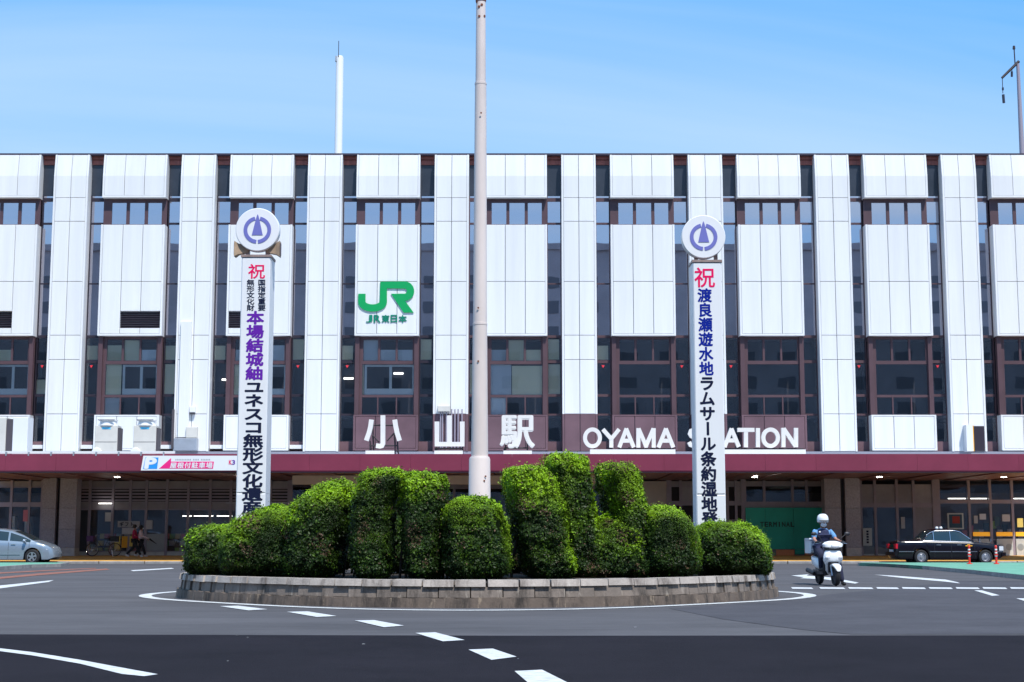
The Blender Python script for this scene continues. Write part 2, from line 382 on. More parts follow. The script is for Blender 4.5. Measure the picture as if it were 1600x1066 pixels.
# drain covers and white flecks on the near road
for i in range(9):
    x, y = G(random.uniform(300, 1500), random.uniform(935, 1050)); r_ = random.uniform(.008, .02)
    sheet('litter_fleck', 'road_white', [(x+r_*math.cos(t), y+r_*math.sin(t)) for t in (0, 1.2, 2.5, 4, 5.1)], .006, road, None)

# pavement along the station
pav = tag(MB().prism_x([(66.2, -.05), (66.2, .10), (78.1, .215), (92, .215), (92, -.05)], -80, 80).build('pavement', 'tile_orange'), kind='structure')
k0 = MB().box(-.98, .98, 66.0, 66.2, -.05, .104, ch=.02).build('kerb_stone', 'kerb', pav); k0.location = (-29, 0, 0)
for i in range(1, 30):
    c = copyobj(k0, pav); c.location = (-29+2*i, 0, random.uniform(-.004, .004))
# traffic islands with green paint
def island(name, label, front, back, group):
    pts = front+back
    t = thing(name, label, 'traffic island', (0, 0, 0), 0, None)
    cx = sum(p[0] for p in pts)/len(pts); cy = sum(p[1] for p in pts)/len(pts)
    inner = [(x+(cx-x)*.0+0, y) for x, y in pts]
    core = []
    n = len(pts)
    for i in range(n):
        x, y = pts[i]; d = Vector((cx-x, cy-y)); d.normalize(); core.append((x+d.x*.25, y+d.y*.25))
    MB().prism_z(core, 0, .125).build('painted_top', 'green_paint', t)
    # kerb stones
    for i in range(n):
        a = Vector(pts[i]); b = Vector(pts[(i+1) % n]); ca = Vector(core[i]); cb_ = Vector(core[(i+1) % n]); L = (b-a).length; k = max(1, int(L/1.2))
        for q in range(k):
            s0, s1 = q/k+.012/L, (q+1)/k-.012/L
            MB().prism_z([a.lerp(b, s0), a.lerp(b, s1), ca.lerp(cb_, s1), ca.lerp(cb_, s0)], 0, .12+random.uniform(0, .004)).build('kerb_stone', 'kerb', t)
    return t
island('traffic_island', 'kerbed island with green top under the red and white posts on the right',
       [G(1340, 884.3), G(1380, 885.7), G(1440, 889.5), G(1520, 897), G(1600, 906), G(1680, 916), G(1740, 924)], [(21, 61.4), (14.2, 61.4)], None)
island('traffic_island', 'kerbed island with pale green top in front of the silver car',
       [G(-140, 906), G(-60, 897), G(0, 891), G(50, 887.3), G(95, 886), G(108, 884)], [(-18.3, 61.5), (-24, 61.5), (-33, 61)], None)

# ------------------------------------------------------------------ station building
YF = 76.4; YG = YF+.62; YW = YF+.35; YS = 78.2
U = XX(801, 440, YF)-XX(800, 440, YF)
def FX(px): return (px-800)*U
def ZF(py): return ZZ(py, YF)
def ZG(py): return ZZ(py, YG)
st = thing('station_building', 'long white panelled railway station with brown window bands and maroon canopy', 'station', (0, YF, 0))
st_loc = Vector((0, YF, 0))
def SP(o):                            # parent to the station, keep world coordinates
    o.parent = st; o.location = o.location-st_loc; return o
def spart(name, m, *a, parent=None, **k):
    o = MB().box(*a, **k).build(name, m, None, fix=False)
    if parent is None: SP(o)
    else: o.parent = parent
    return o
def sub(name):                        # an empty part under the station that carries sub-parts in world coordinates
    o = bpy.data.objects.new(name, None); C.objects.link(o); o.empty_display_size = .2; return SP(o)
ztop, zcr = ZF(241), ZF(275)
def panel(x0, x1, p0, p1, m='panel_white', crease=False, parent=None, nm='cladding_panel', d0=0.0, d1=.08, gap=.013):
    z1, z0 = ZF(p0)-gap, ZF(p1)+gap; x0 += gap; x1 -= gap
    if crease:
        yz = [(YF+d0, z0), (YF+d0, zcr), (YF+.14+d0, z1), (YF+.22+d1, z1), (YF+d1+.02, zcr), (YF+d1, z0)]
        o = MB().prism_x(yz, x0, x1).build(nm, m)
    else: o = MB().box(x0, x1, YF+d0, YF+d1, z0, z1, ch=.012).build(nm, m, fix=False)
    SP(o); return o
def trim(x0, x1, p0, p1, m='panel_white', crease=False, flip=1):
    z1, z0 = ZF(p0), ZF(p1)
    if crease: yz = [(YF-.01, z0), (YF-.01, zcr), (YF+.13, z1), (YG+.3, z1), (YG+.3, z0)]
    else: yz = [(YF-.01, z0), (YF-.01, z1), (YG+.3, z1), (YG+.3, z0)]
    return SP(MB().prism_x(yz, x0, x1).build('edge_trim', m))
# backing structure
spart('backing_wall', 'dark_room', FX(-140), FX(1740), YG+3.2, YG+3.5, 3.5, ZG(243))
spart('roof', 'coping', FX(-160), FX(1760), YF+.28, YF+40, ZF(240.5), ZF(237.5))
spart('rear_block', 'room_wall', FX(-160), FX(1760), YG+3.6, YF+40, 0, ZF(240.8))
for py_ in (311, 525, 649, 705):
    spart('floor_slab', 'room_wall', FX(-140), FX(1740), YG+.32, YG+3.19, ZG(py_)-.15, ZG(py_)+.1)
spart('end_wall', 'panel_white', FX(-160), FX(-141), YF+.3, YG+3.6, 0, ZF(240.9))
spart('end_wall', 'panel_white', FX(1741), FX(1760), YF+.3, YG+3.6, 0, ZF(240.9))
WN = 54; GP = 23; PER = 200.0
for k in range(-5, 5):
    a = 878+PER*k; x0, x1 = FX(a), FX(a+WN)
    tw = .10
    brown = k in (-1, 0, 1)
    segs = [241, 309, 346, 440, 524, 562, 647, 705.5]
    spart('pilaster_core', 'joint', x0+tw, x1-tw, YF+.085 if False else YF+.10, YG+.25, ZF(705), zcr)
    SP(MB().prism_x([(YF+.11, zcr), (YF+.26, ztop-.03), (YG+.2, ztop-.03), (YG+.2, zcr)], x0+tw, x1-tw).build('pilaster_core', 'joint'))
    for (u0, u1) in ((x0, x0+tw), (x1-tw, x1)):
        trim(u0, u1, 241, 647 if brown else 705.5, crease=True)
        if brown: trim(u0, u1, 647, 705.5, 'brown_panel')
    for i, (p0, p1) in enumerate(zip(segs[:-1], segs[1:])):
        m = 'brown_panel' if (brown and i == 6) else 'panel_white'
        xm = (x0+x1)/2
        for (u0, u1) in ((x0+tw, xm), (xm, x1-tw)):
            panel(u0, u1, p0, p1, m, crease=(i == 0))
def window_grid(nm, X0, X1, P0, P1, cols, rows, ZFn, y, fm, gm, jamb, mull, parent=None, skip=()):
    """cols/rows: lists of (a,b) openings in world x / image rows"""
    wo = sub(nm)
    mb = MB()
    zt, zb = ZFn(P0), ZFn(P1)
    xs = [X0]+[v for c in cols for v in c]+[X1]
    for i in range(0, len(xs), 2): mb.box(xs[i], xs[i+1], y, y+.10, zb, zt)
    rs = [P0]+[v for r_ in rows for v in r_]+[P1]
    for (c0, c1) in cols:
        for i in range(0, len(rs), 2): mb.box(c0, c1, y+.005, y+.095, ZFn(rs[i+1]), ZFn(rs[i]))
    fr = mb.build('frame', fm, wo, fix=False); fr.location = (0, 0, 0)
    fr.matrix_parent_inverse = Matrix.Translation(-wo.matrix_world.translation) if False else Matrix()
    fr.location = -st_loc-wo.location+Vector((0, 0, 0)) if False else -st_loc
    wo.location = (0, 0, 0)
    for (c0, c1) in cols:
        for ri, (r0, r1) in enumerate(rows):
            g_ = gm[ri] if isinstance(gm, (list, tuple)) else gm
            o = MB().box(c0-.01, c1+.01, y+.05, y+.062, ZFn(r1)-.01, ZFn(r0)+.01).build('pane', g_, wo, fix=False); o.location = -st_loc
    return wo
def extra(nm, m, par, *a):
    o = MB().box(*a).build(nm, m, par, fix=False); o.location = -st_loc; return o
marks = []
# glazed strips between the cladding
rows_strip = [(306, 309.5), (315, 348), (351, 442.5), (444.5, 524), (528, 563), (567.5, 616), (620, 646.5), (649.5, 690)]
for k in range(-5, 5):
    for side in (0, 1):
        a = 878+PER*k-GP if side == 0 else 878+PER*k+WN
        if a < -130 or a > 1700: continue
        x0, x1 = FX(a), FX(a+GP)
        gms = ['glass_mirror']*4+['glass_clear']*4
        wo = window_grid('glazing_strip', x0, x1, 306, 690, [(x0+.05, x1-.05)], rows_strip, ZG, YG, 'brown_frame' if a > 700 else 'dark_frame', gms, .05, .1)
        extra('lower_panel', 'brown_panel', wo, x0, x1, YG, YG+.08, ZG(706), ZG(690)-.002)
        extra('upper_panel', 'dark_spandrel', wo, x0, x1, YG+.02, YG+.08, ZG(306)+.002, ZG(258))
        extra('fascia', 'red_fascia', wo, x0, x1, YG-.04, YG+.08, ZG(258)+.002, ZG(251))
        extra('fascia', 'red_fascia', wo, x0, x1, YG-.10, YG+.08, ZG(250), ZG(242))
        # blinds behind
        rr = random.random()
        if a < 1000:
            if rr < .62:
                extra('blind', 'blind', wo, x0+.06, x1-.1, YG+.09, YG+.10, ZG(616), ZG(569+random.choice([0, 0, 24])))
            if rr > .3:
                extra('blind', 'blind', wo, x0+.06, x1-.14, YG+.09, YG+.10, ZG(562), ZG(random.choice([530, 540])))
        extra('inner_wall', 'dark_room', wo, x0, x1, YG+1.4, YG+1.45, ZG(690), ZG(311))
        if (side == 1 and k in (-5, -4, -2, 0, 1, 2)) or (side == 0 and k in (-4, -2, 1, 3)):
            xm = x0+(x1-x0)*.45; z = ZG(573)
            o = MB().prism_y([(xm-.085, z+.07), (xm, z-.08), (xm+.085, z+.07)], YG-.012, YG-.004).build('rescue_mark', 'red_mark', wo); o.location = -st_loc
        if a < 500:
            extra('sill_box', 'ac_white', wo, x0+.04, x1-.04, YG-.35, YG-.02, ZG(702), ZG(696))
# wide bays
for j in range(-5, 4):
    a = 955+PER*j; x0, x1 = FX(a), FX(a+100); tw = .10
    cx3 = [x0+tw+(x1-x0-2*tw)*i/3 for i in range(4)]
    # upper block
    SP(MB().prism_x([(YF+.11, ZF(307)), (YF+.11, zcr), (YF+.26, ztop-.03), (YG+.2, ztop-.03), (YG+.2, ZF(307))], x0+tw, x1-tw).build('bay_core', 'joint'))
    spart('drip_edge', 'panel_white', x0, x1, YF-.012, YG+.1, ZF(308.6), ZF(305.6))
    for (u0, u1) in ((x0, x0+tw), (x1-tw, x1)):
        trim(u0, u1, 241, 305.6, crease=True); trim(u0, u1, 351, 521.6); trim(u0, u1, 650.5, 701, 'brown_panel' if j in (-2, -1, 0, 1) else 'panel_white')
    for i in range(3): panel(cx3[i], cx3[i+1], 241, 305.6, crease=True)
    # middle block
    spart('bay_core', 'joint', x0+tw, x1-tw, YF+.30, YG+.25, ZF(521.6), ZF(351.2))
    spart('drip_edge', 'panel_white', x0, x1, YF-.012, YG+.1, ZF(524.5), ZF(521.6))
    vent = j in (-5, -4, -3); vc = (1, 2) if j == -4 else (0, 1)
    for i in range(3):
        panel(cx3[i], cx3[i+1], 351, 440)
        if vent and i in vc:
            panel(cx3[i], cx3[i+1], 440, 486.5, d1=.28); panel(cx3[i], cx3[i+1], 512.5, 521.6, d1=.28)
        else: panel(cx3[i], cx3[i+1], 440, 521.6, d1=.28 if vent else .08)
    spart('bay_core', 'joint', x0+tw, x1-tw, YF+.10, YF+.295, ZF(439.8), ZF(351.2))
    if not vent: spart('bay_core', 'joint', x0+tw, x1-tw, YF+.10, YF+.295, ZF(521.6), ZF(440.2))
    else:
        vo = sub('air_vent'); vo.location = (0, 0, 0)
        for q in range(7):
            z = ZF(512)+(ZF(487)-ZF(512))*(q+.5)/7
            o = MB().add([(cx3[vc[0]], YF+.10, z-.05), (cx3[vc[1]+1], YF+.10, z-.05), (cx3[vc[1]+1], YF+.22, z+.04), (cx3[vc[0]], YF+.22, z+.04)], [(0, 1, 2, 3)]).build('slat', 'dark_frame', vo); o.location = -st_loc
    # lower block
    bm_ = 'brown_panel' if j in (-2, -1, 0, 1) else 'panel_white'
    spart('bay_core', 'joint', x0+tw, x1-tw, YF+.10, YG+.25, ZF(705), ZF(650.8))
    spart('drip_edge', bm_, x0, x1, YF-.012, YG+.1, ZF(704), ZF(701))
    spart('window_sill', bm_, x0, x1, YF-.012, YG, ZF(650.4), ZF(648.4))
    for i in range(3): panel(cx3[i], cx3[i+1], 650.4, 701, bm_)
    if bm_ == 'brown_panel':
        for o in [q for q in st.children if q.name.startswith('edge_trim')][-1:]: pass
    # windows
    W = x1-x0
    def fx(f): return x0+W*f
    cu = [(fx(.13), fx(.36)), (fx(.41), fx(.65)), (fx(.70), fx(.92))]
    window_grid('upper_window', x0, x1, 308.6, 351, cu, [(314.5, 348.5)], ZF, YW, 'brown_frame', 'glass_mirror', .1, .1)
    mid = [(fx(.13), fx(.36)), (fx(.395), fx(.635)), (fx(.665), fx(.90))]
    wo = window_grid('lower_window', x0, x1, 524.5, 563, mid, [(529, 562.5)], ZF, YW, 'brown_frame', 'glass_clear', .1, .1)
    # middle row: one broad light
    def more(cols, r0, r1, P0, P1):
        mb = MB(); xs = [x0]+[v for c in cols for v in c]+[x1]
        for i in range(0, len(xs), 2): mb.box(xs[i], xs[i+1], YW, YW+.10, ZF(P1), ZF(P0)-.001)
        for c0, c1 in cols: mb.box(c0, c1, YW+.004, YW+.094, ZF(P1), ZF(r1)); mb.box(c0, c1, YW+.004, YW+.094, ZF(r0), ZF(P0)-.001)
        o = mb.build('frame', 'brown_frame', wo, fix=False); o.location = -st_loc
        for c0, c1 in cols:
            o = MB().box(c0-.01, c1+.01, YW+.05, YW+.062, ZF(r1), ZF(r0)).build('pane', 'glass_clear', wo, fix=False); o.location = -st_loc
    more([(fx(.12), fx(.92))], 568, 616, 563, 616.5)
    more([(fx(.12), fx(.355)), (fx(.375), fx(.645)), (fx(.665), fx(.915))], 620, 647, 616.5, 648.2)
    # side jambs stand proud
    extra('jamb', 'brown_frame', wo, x0+.02, x0+.24, YW-.14, YW-.002, ZF(648.2), ZF(525))
    extra('jamb', 'brown_frame', wo, x1-.24, x1-.02, YW-.14, YW-.002, ZF(648.2), ZF(525))
    extra('inner_wall', 'dark_room', wo, x0, x1, YG+1.2, YG+1.25, ZF(648), ZF(526))
    if j <= -1:
        yb = YW+.12
        for c0, c1 in (mid if j > -5 else mid[:2]):
            extra('blind', 'blind' if random.random() < .6 else 'blind_grey', wo, c0, c1, yb, yb+.01, ZF(562.5), ZF(random.choice([538, 545, 530])))
        if j in (-1,):
            extra('blind', 'blind_grey', wo, fx(.12), fx(.44), yb, yb+.01, ZF(616), ZF(568)); extra('blind', 'blind', wo, fx(.45), fx(.92), yb, yb+.01, ZF(616), ZF(570))
            extra('blind', 'blind_grey', wo, fx(.12), fx(.355), yb, yb+.01, ZF(647), ZF(620))
        else:
            extra('blind', 'blind', wo, fx(.12), fx(.36 if j != -2 else .14), yb, yb+.01, ZF(616), ZF(568))
            mb = MB(); A, B = fx(.38), fx(.92)
            if j == -2: A = fx(.15)
            mb.box(A, B, yb, yb+.06, ZF(616), ZF(606)); mb.box(A, B, yb, yb+.06, ZF(571.5), ZF(568.5))
            for q in ((A, A+.12), ((A+B)/2, (A+B)/2+.14), (B-.08, B)): mb.box(q[0], q[1], yb+.003, yb+.05, ZF(606), ZF(571.5))
            o = mb.build('inner_sash', 'window_white', wo, fix=False); o.location = -st_loc
            if j in (-4,): extra('blind', 'blind_grey', wo, fx(.12), fx(.355), yb, yb+.01, ZF(647), ZF(620))
# a few ceiling tubes glowing inside the upper offices
for px_, py_ in ((348, 588), (541, 586), (620, 578)):
    x = FX(px_); z = ZF(py_); o = MB().box(x-.25, x+.25, YG+1.1, YG+1.15, z-.04, z+.05).build('ceiling_tube', 'lamp_glow', None, fix=False); SP(o)

# canopy
YC = 66.0; zc0, zc1 = ZZ(737.5, YC), ZZ(709.5, YC); zs = zc0+.10
xa, xb = XX(-150, 720, YC), XX(1750, 720, YC)
n = 24
for i in range(n):
    u0 = xa+(xb-xa)*i/n; u1 = xa+(xb-xa)*(i+1)/n
    panel_ = MB().prism_x([(YC, zc0+.06), (YC, zc1), (YC+.12, zc1), (YC+.12, zc0), (YC+.03, zc0)], u0+.003, u1-.003).build('canopy_fascia', 'maroon'); SP(panel_)
spart('canopy_lip', 'dark_frame', xa, xb, YC+.02, YC+.35, zc0-.03, zc0-.002)
spart('canopy_deck', 'metal_grey', xa, xb, YC+.121, YF+1.4, zs+.2, zc1-.12)
np_ = 64
for i in range(np_):
    u0 = xa+(xb-xa)*i/np_; u1 = xa+(xb-xa)*(i+1)/np_
    spart('soffit_panel', 'soffit_brown', u0+.03, u1-.03, YC+.36, YS+.3, zs+(.05 if i % 3 == 1 else 0), zs+.19)
for px_ in (185, 380, 590, 990, 1178, 1372, 1566):
    x = (px_-800)/FPX*73.9
    SP(MB().lathe([(.13, zs-.02), (.13, zs-.003)], c=(x, 73.9, 0), n=14).build('downlight', 'downlight_glow'))
# dark band of wall behind the canopy roof, below the cladding, hides the room
spart('roof_upstand', 'joint', xa, xb, YF+.02, YF+.09, zs+.2, ZF(705.6))

# ground floor ----------------------------------------------------------
def SX(px): return (px-800)/FPX*YS
def SZ(py): return ZZ(py, YS)
zg = .205
def shopfront(p0, p1, mull, rows, panes, frame='shop_frame', mw=.13):
    """rows: list of (top,bottom,kind)"""
    wo = sub('shopfront'); wo.location = (0, 0, 0)
    mb = MB(); x0, x1 = SX(p0), SX(p1); zt = zs+.12
    ms = [x0+mw/2]+[SX(q) for q in mull]+[x1-mw/2]
    for m_ in ms: mb.box(m_-mw/2, m_+mw/2, YS-.06, YS+.08, zg, zt)
    ed = []
    for (t, b, kd) in rows: ed += [t, b]
    for i in range(1, len(ed)-1, 2):
        if ed[i+1]-ed[i] > .3: 
            for a_, b_ in zip(ms[:-1], ms[1:]): mb.box(a_+mw/2, b_-mw/2, YS-.05, YS+.07, SZ(ed[i+1]), SZ(ed[i]))
    o = mb.build('frame', frame, wo, fix=False); o.location = -st_loc
    for (t, b, kd) in rows:
        for i, (a_, b_) in enumerate(zip(ms[:-1], ms[1:])):
            A, B = a_+mw/2, b_-mw/2
            kk = kd[i % len(kd)] if isinstance(kd, (list, tuple)) else kd
            if kk == 'glass': o = extra('pane', 'glass_shop', wo, A, B, YS, YS+.012, SZ(b), SZ(t))
            elif kk == 'louvre':
                for q in range(4):
                    z0_ = SZ(b)+(SZ(t)-SZ(b))*q/4; extra('slat', frame, wo, A, B, YS-.01+.02*(q % 2), YS+.03, z0_+.03, z0_+(SZ(t)-SZ(b))/4-.05)
                extra('back_plate', 'dark_room', wo, A, B, YS+.06, YS+.075, SZ(b), SZ(t))
            elif kk == 'dark': extra('infill_panel', 'dark_room', wo, A, B, YS+.04, YS+.06, SZ(b), SZ(t))
            else: extra('infill_panel', kk, wo, A, B, YS, YS+.05, SZ(b) if b < 868 else zg, SZ(t))
    return wo
shopfront(-150, 72, [-90, -50, -10, 22, 50], [(752, 761, 'shop_panel'), (762, 785, 'glass'), (792, 870, 'glass')], None)
shopfront(126, 455, [144, 180, 207, 232, 264, 297, 331, 363, 395, 425], [(752, 762, 'shop_panel'), (764, 784, 'louvre'), (785, 795, 'shop_panel'), (797, 834, 'glass'), (834, 861, ['glass', 'glass', 'glass', 'glass', 'shop_grey']), (862, 870, 'white_sill')], None)
shopfront(455, 560, [490, 525], [(752, 780, 'glass'), (786, 870, 'glass')], None)
shopfront(560, 1000, [610, 660, 710, 760, 810, 860, 905, 950], [(752, 762, 'shop_panel'), (764, 870, 'glass')], None)
extra_w = shopfront(1000, 1044, [], [(752, 870, 'beige_beam')], None)
shopfront(1044, 1160, [1062, 1085, 1110, 1135, 1148], [(752, 760, 'shop_panel'), (761, 783, ['dark', 'shop_panel']), (790, 812, 'dark'), (813, 870, 'shop_panel')], None)
w2 = shopfront(1160, 1287, [1192, 1236, 1258], [(752, 759, 'shop_panel'), (760, 784, 'glass'), (792, 870, 'shop_panel')], None)
shopfront(1340, 1457, [1364, 1398, 1424], [(757, 786, 'shop_panel'), (793, 866, ['glass', 'glass', 'glass', 'shop_panel']), (866, 870, 'white_sill')], None)
shopfront(1457, 1750, [1463, 1510, 1543, 1577, 1610, 1650, 1700], [(757, 781, 'glass'), (787, 843, 'glass'), (844, 868, 'glass')], None)
# interior of the ground floor
spart('interior_floor', 'shop_grey', SX(-150), SX(1750), YS+.1, YS+10, .218, .222)
spart('interior_wall', 'room_wall', SX(-150), SX(1750), YS+7, YS+7.2, .1, zs)
spart('interior_ceiling', 'room_wall', SX(-150), SX(1750), YS+.3, YS+7, zs+.02, zs+.12)
for p in (8, 33, 60, -30, -70): spart('interior_column', 'window_white', SX(p)-.12, SX(p)+.2, YS+1.5, YS+1.9, .1, SZ(806))
gi = 0
for px_ in range(160, 450, 9):
    for lv in (0, 1, 2):
        if random.random() < .8:
            x = SX(px_+random.uniform(-2, 2)); z = .35+lv*.36
            spart('shelf_goods', random.choice(['goods_a', 'goods_b', 'goods_c', 'goods_d', 'goods_c']), x-.13, x+.12, YS+.45+lv*.1, YS+.7+lv*.1, z, z+.26)
for px_ in range(1590-126, 1740, 9):
    x = SX(px_+random.uniform(-2, 2)); z = 1.1+random.random()*.5
    spart('shelf_goods', random.choice(['goods_a', 'poster_blue', 'goods_c', 'goods_d']), x-.13, x+.12, YS+.8, YS+1, z, z+.4)
for (a, b, py_, d) in ((160, 180, 787, -.3), (282, 296, 806, 1.0), (300, 330, 806, 1.0), (336, 360, 806, 1.0), (1480, 1507, 779, .2), (1515, 1540, 779, .2), (1580, 1604, 779, .2)):
    spart('ceiling_tube', 'lamp_glow', SX(a), SX(b), YS+d, YS+d+.06, SZ(py_+.6), SZ(py_-.6))
# yellow stripes, white dado and round motifs on the right-hand shop glass
for a, b in ((1514, 1540), (1550, 1575), (1580, 1607), (1612, 1647), (1653, 1697)):
    spart('window_stripe', 'lit_stripe', SX(a), SX(b), YS-.075, YS-.065, SZ(838), SZ(831.5))
    spart('window_film', 'white_sill', SX(a), SX(b), YS-.075, YS-.065, SZ(868), SZ(842))
    for q in (.25, .75):
        x = SX(a)+(SX(b)-SX(a))*q; SP(MB().lathe([(.17, -.085), (.17, -.078)], axis='y', c=(x, YS, SZ(855)), n=16).build('round_motif', 'shop_grey'))
po = sub('window_poster'); po.location = (0, 0, 0)
extra('poster_frame', 'white_sill', po, SX(1475), SX(1500), YS-.08, YS-.07, SZ(827), SZ(802)); extra('poster_print', 'poster_blue', po, SX(1477.5), SX(1497.5), YS-.09, YS-.082, SZ(825), SZ(804))
extra('poster_picture', 'poster_red', po, SX(1482.5), SX(1494), YS-.10, YS-.092, SZ(818), SZ(807))
for (a, b, c, d, m_) in ((1516, 1522, 806, 818, 'paper'), (1525, 1535, 803, 812, 'goods_c'), (1548, 1556, 808, 822, 'poster_blue'), (1560, 1572, 804, 815, 'paper'), (1583, 1592, 810, 824, 'goods_b'), (1596, 1603, 805, 818, 'goods_a'), (1403, 1409, 808, 826, 'paper'), (42, 49, 797, 815, 'goods_a')):
    spart('window_notice', m_, SX(a), SX(b), YS-.075, YS-.065, SZ(d), SZ(c))
# notices in the convenience store window
for (a, b, c, d) in ((169, 178, 801, 815), (233, 243, 813, 827)): spart('window_notice', 'paper', SX(a), SX(b), YS-.075, YS-.065, SZ(d), SZ(c))
no = sub('window_notice'); no.location = (0, 0, 0)
extra('paper', 'paper', no, SX(189), SX(223), YS-.075, YS-.066, SZ(824), SZ(814.5)); extra('paper', 'paper', no, SX(196), SX(216), YS-.075, YS-.066, SZ(835), SZ(825))
for i, ch in enumerate('ギフト'): 
    o = glyph(ch, SX(195+i*8), SZ(819.3), .24, .26, YS-.08, .01, 'ink_navy', 'character', no); o.location = -st_loc
for i, (a, m_) in enumerate(((185, 'goods_b'), (196, 'yellow'), (208, 'goods_b'))):
    spart('window_flyer', m_, SX(a), SX(a+9), YS-.075, YS-.065, SZ(858-i*2), SZ(838))
# TERMINAL board
tb = sub('terminal_board'); tb.location = (0, 0, 0)
for i, (a, b) in enumerate(((1162, 1191.6), (1192, 1235.6), (1236, 1287))):
    extra('board', 'green_board', tb, SX(a), SX(b), YS-.16, YS-.10, SZ(858), SZ(793.5))
for i, ch in enumerate('TERMINAL'):
    o = glyph(ch, SX(1187+i*6.7), SZ(819.5), .19 if ch != 'I' else .06, .26, YS-.162, .006, 'green_ink', 'character', tb, fit=True, bold=.035); o.location = -st_loc
extra('skirting', 'orange_base', tb, SX(1208), SX(1236), YS-.2, YS-.1, zg, SZ(859)); extra('skirting', 'orange_base', tb, SX(1252), SX(1287), YS-.2, YS-.1, zg, SZ(859))
extra('lower_board', 'green_board', tb, SX(1237), SX(1251), YS-.18, YS-.1, SZ(866), SZ(858.5))
# beige beam over the entrance
spart('entrance_beam', 'beige_beam', (458-800)/FPX*72, (948-800)/FPX*72, 72, 72.5, ZZ(757, 72), zs-.01)
spart('entrance_handrail', 'metal_grey', SX(362), SX(470), YS-1.2, YS-1.15, SZ(787.5), SZ(786.3))
# granite pillars: each of stacked slabs
def pillar(pa, pb):
    yp = 76.2; X0, X1 = (pa-800)/FPX*yp, (pb-800)/FPX*yp
    po_ = sub('pillar'); po_.location = (0, 0, 0)
    hs = [zg, .62, 1.55, 2.6, zs+.04]
    for i in range(4):
        extra('granite_slab', 'granite_base' if i == 0 else 'granite', po_, X0, X1, yp-(.02 if i == 0 else 0), yp+.8, hs[i]+.006, hs[i+1]-.006)
for a, b in ((70, 91), (97, 123), (1286, 1311), (1318, 1341)): pillar(a, b)
for a, b in ((91, 97), (1311, 1318)): spart('pillar_recess', 'dark_frame', (a-800)/FPX*76.3, (b-800)/FPX*76.3, 76.5, 76.9, zg, zs)
for p in (126,):
    x = SX(p); SP(MB().tube((x, 76.5, .7), (x, 76.5, zs), .05).build('downpipe', 'brown_frame')); SP(MB().tube((x, 76.5, .1), (x, 76.5, .7), .055).build('downpipe', 'yellow'))
# vertical white plate beside the pillar
vp = sub('vertical_plate'); vp.location = (0, 0, 0)
extra('plate', 'white_sill', vp, SX(1343), SX(1357), YS-.12, YS-.09, SZ(853), SZ(825.5))
for i, ch in enumerate('交番案内所'):
    o = None
for i in range(5):
    extra('print', 'ink_navy', vp, SX(1348.4), SX(1351.8), YS-.126, YS-.121, SZ(832+i*4.2), SZ(829.2+i*4.2))

# fittings on the facade
spart('cable_duct', 'panel_white', FX(285.5), FX(302), YF-.16, YF-.012, ZF(684), ZF(503), ch=.01)
spart('duct_end', 'ac_dark', FX(282), FX(298), YF-.2, YF-.012, ZF(685.6), ZF(684.2))
spart('junction_box', 'ac_body', FX(299), FX(316), YF-.3, YF-.012, ZF(685), ZF(668), ch=.02)
spart('vent_hood', 'panel_white', FX(303), FX(311.5), YF-.25, YF-.012, ZF(645), ZF(636), ch=.02); spart('vent_mouth', 'ac_dark', FX(303.5), FX(311), YF-.22, YF-.02, ZF(646.6), ZF(645.1))
spart('pipe_cover', 'ac_dark', FX(275.5), FX(279), YF-.1, YF-.012, ZF(702), ZF(640))
spart('sheet_cover', 'metal_grey', FX(282), FX(317), YF-.5, YF-.02, ZF(705), ZF(686), ch=.03)
# right-hand hatch standing open
spart('access_hatch', 'dark_frame', FX(1506), FX(1528), YF-.03, YF-.012, ZF(705), ZF(666))
spart('hatch_door', 'ac_white', FX(1496), FX(1506), YF-.5, YF-.012, ZF(706), ZF(665))
spart('hatch_door', 'yellow', FX(1506.1), FX(1507.5), YF-.48, YF-.013, ZF(706), ZF(666))
spart('cable_tray', 'ac_body', FX(685.5), FX(704), YF-.35, YF-.012, ZF(644), ZF(635), ch=.02)
mb = MB()
for px_ in (690, 693, 699, 707, 712, 717, 723): mb.tube((FX(px_), YF-.18, ZF(702)), (FX(px_), YF-.18, ZF(643 if px_ < 705 else 640)), .035, n=6)
SP(mb.build('conduit', 'catenary'))
for (a, b) in ((18, 30), (1500, 1520)):
    pass

# ------------------------------------------------------------------ equipment standing on the canopy roof
YA = 69.5; zr = zc1-.11
def AX(px): return (px-800)/FPX*YA/(cp+0*sp)*cp
def AZ(py): return ZZ(py, YA)
def acunit(px, label):
    x = XX(px, 680, YA); t = thing('outdoor_unit', label, 'air conditioner', (x, YA, zr), 0, 'air conditioner units on the canopy roof')
    h = AZ(666)-zr; wd = .52
    MB().box(-wd, wd, -.35, .35, .08, h, ch=.02).build('casing', 'ac_body', t, fix=False)
    MB().lathe([(.46, h), (.46, h+.04), (.40, h+.06), (.38, h+.22), (.43, h+.25), (.43, h+.28), (.36, h+.28)], n=28).build('fan_hood', 'ac_white', t, 'auto')
    MB().box(-.38, .38, -.45, -.35, h+.245, h+.275).build('bracket', 'ac_dark', t)
    MB().box(-wd+.02, wd-.02, -.356, -.351, h*.52, h*.52+.02).build('seam', 'ac_dark', t)
    MB().box(-.2, .2, -.358, -.352, h-.17, h-.07).build('badge', 'cyan_mark', t)
    MB().box(wd+.001, wd+.08, -.3, .3, .25, h-.1).build('coil_grille', 'ac_dark', t)
    MB().box(-.45, .45, -.3, .3, 0, .079).build('foot', 'metal_grey', t)
    MB().lathe([(.02, -.36), (.22, -.37), (.24, -.46), (.2, -.52)], axis='y', c=(-.38, 0, .34), n=16).build('hood', 'ac_white', t, 'auto')
    return t
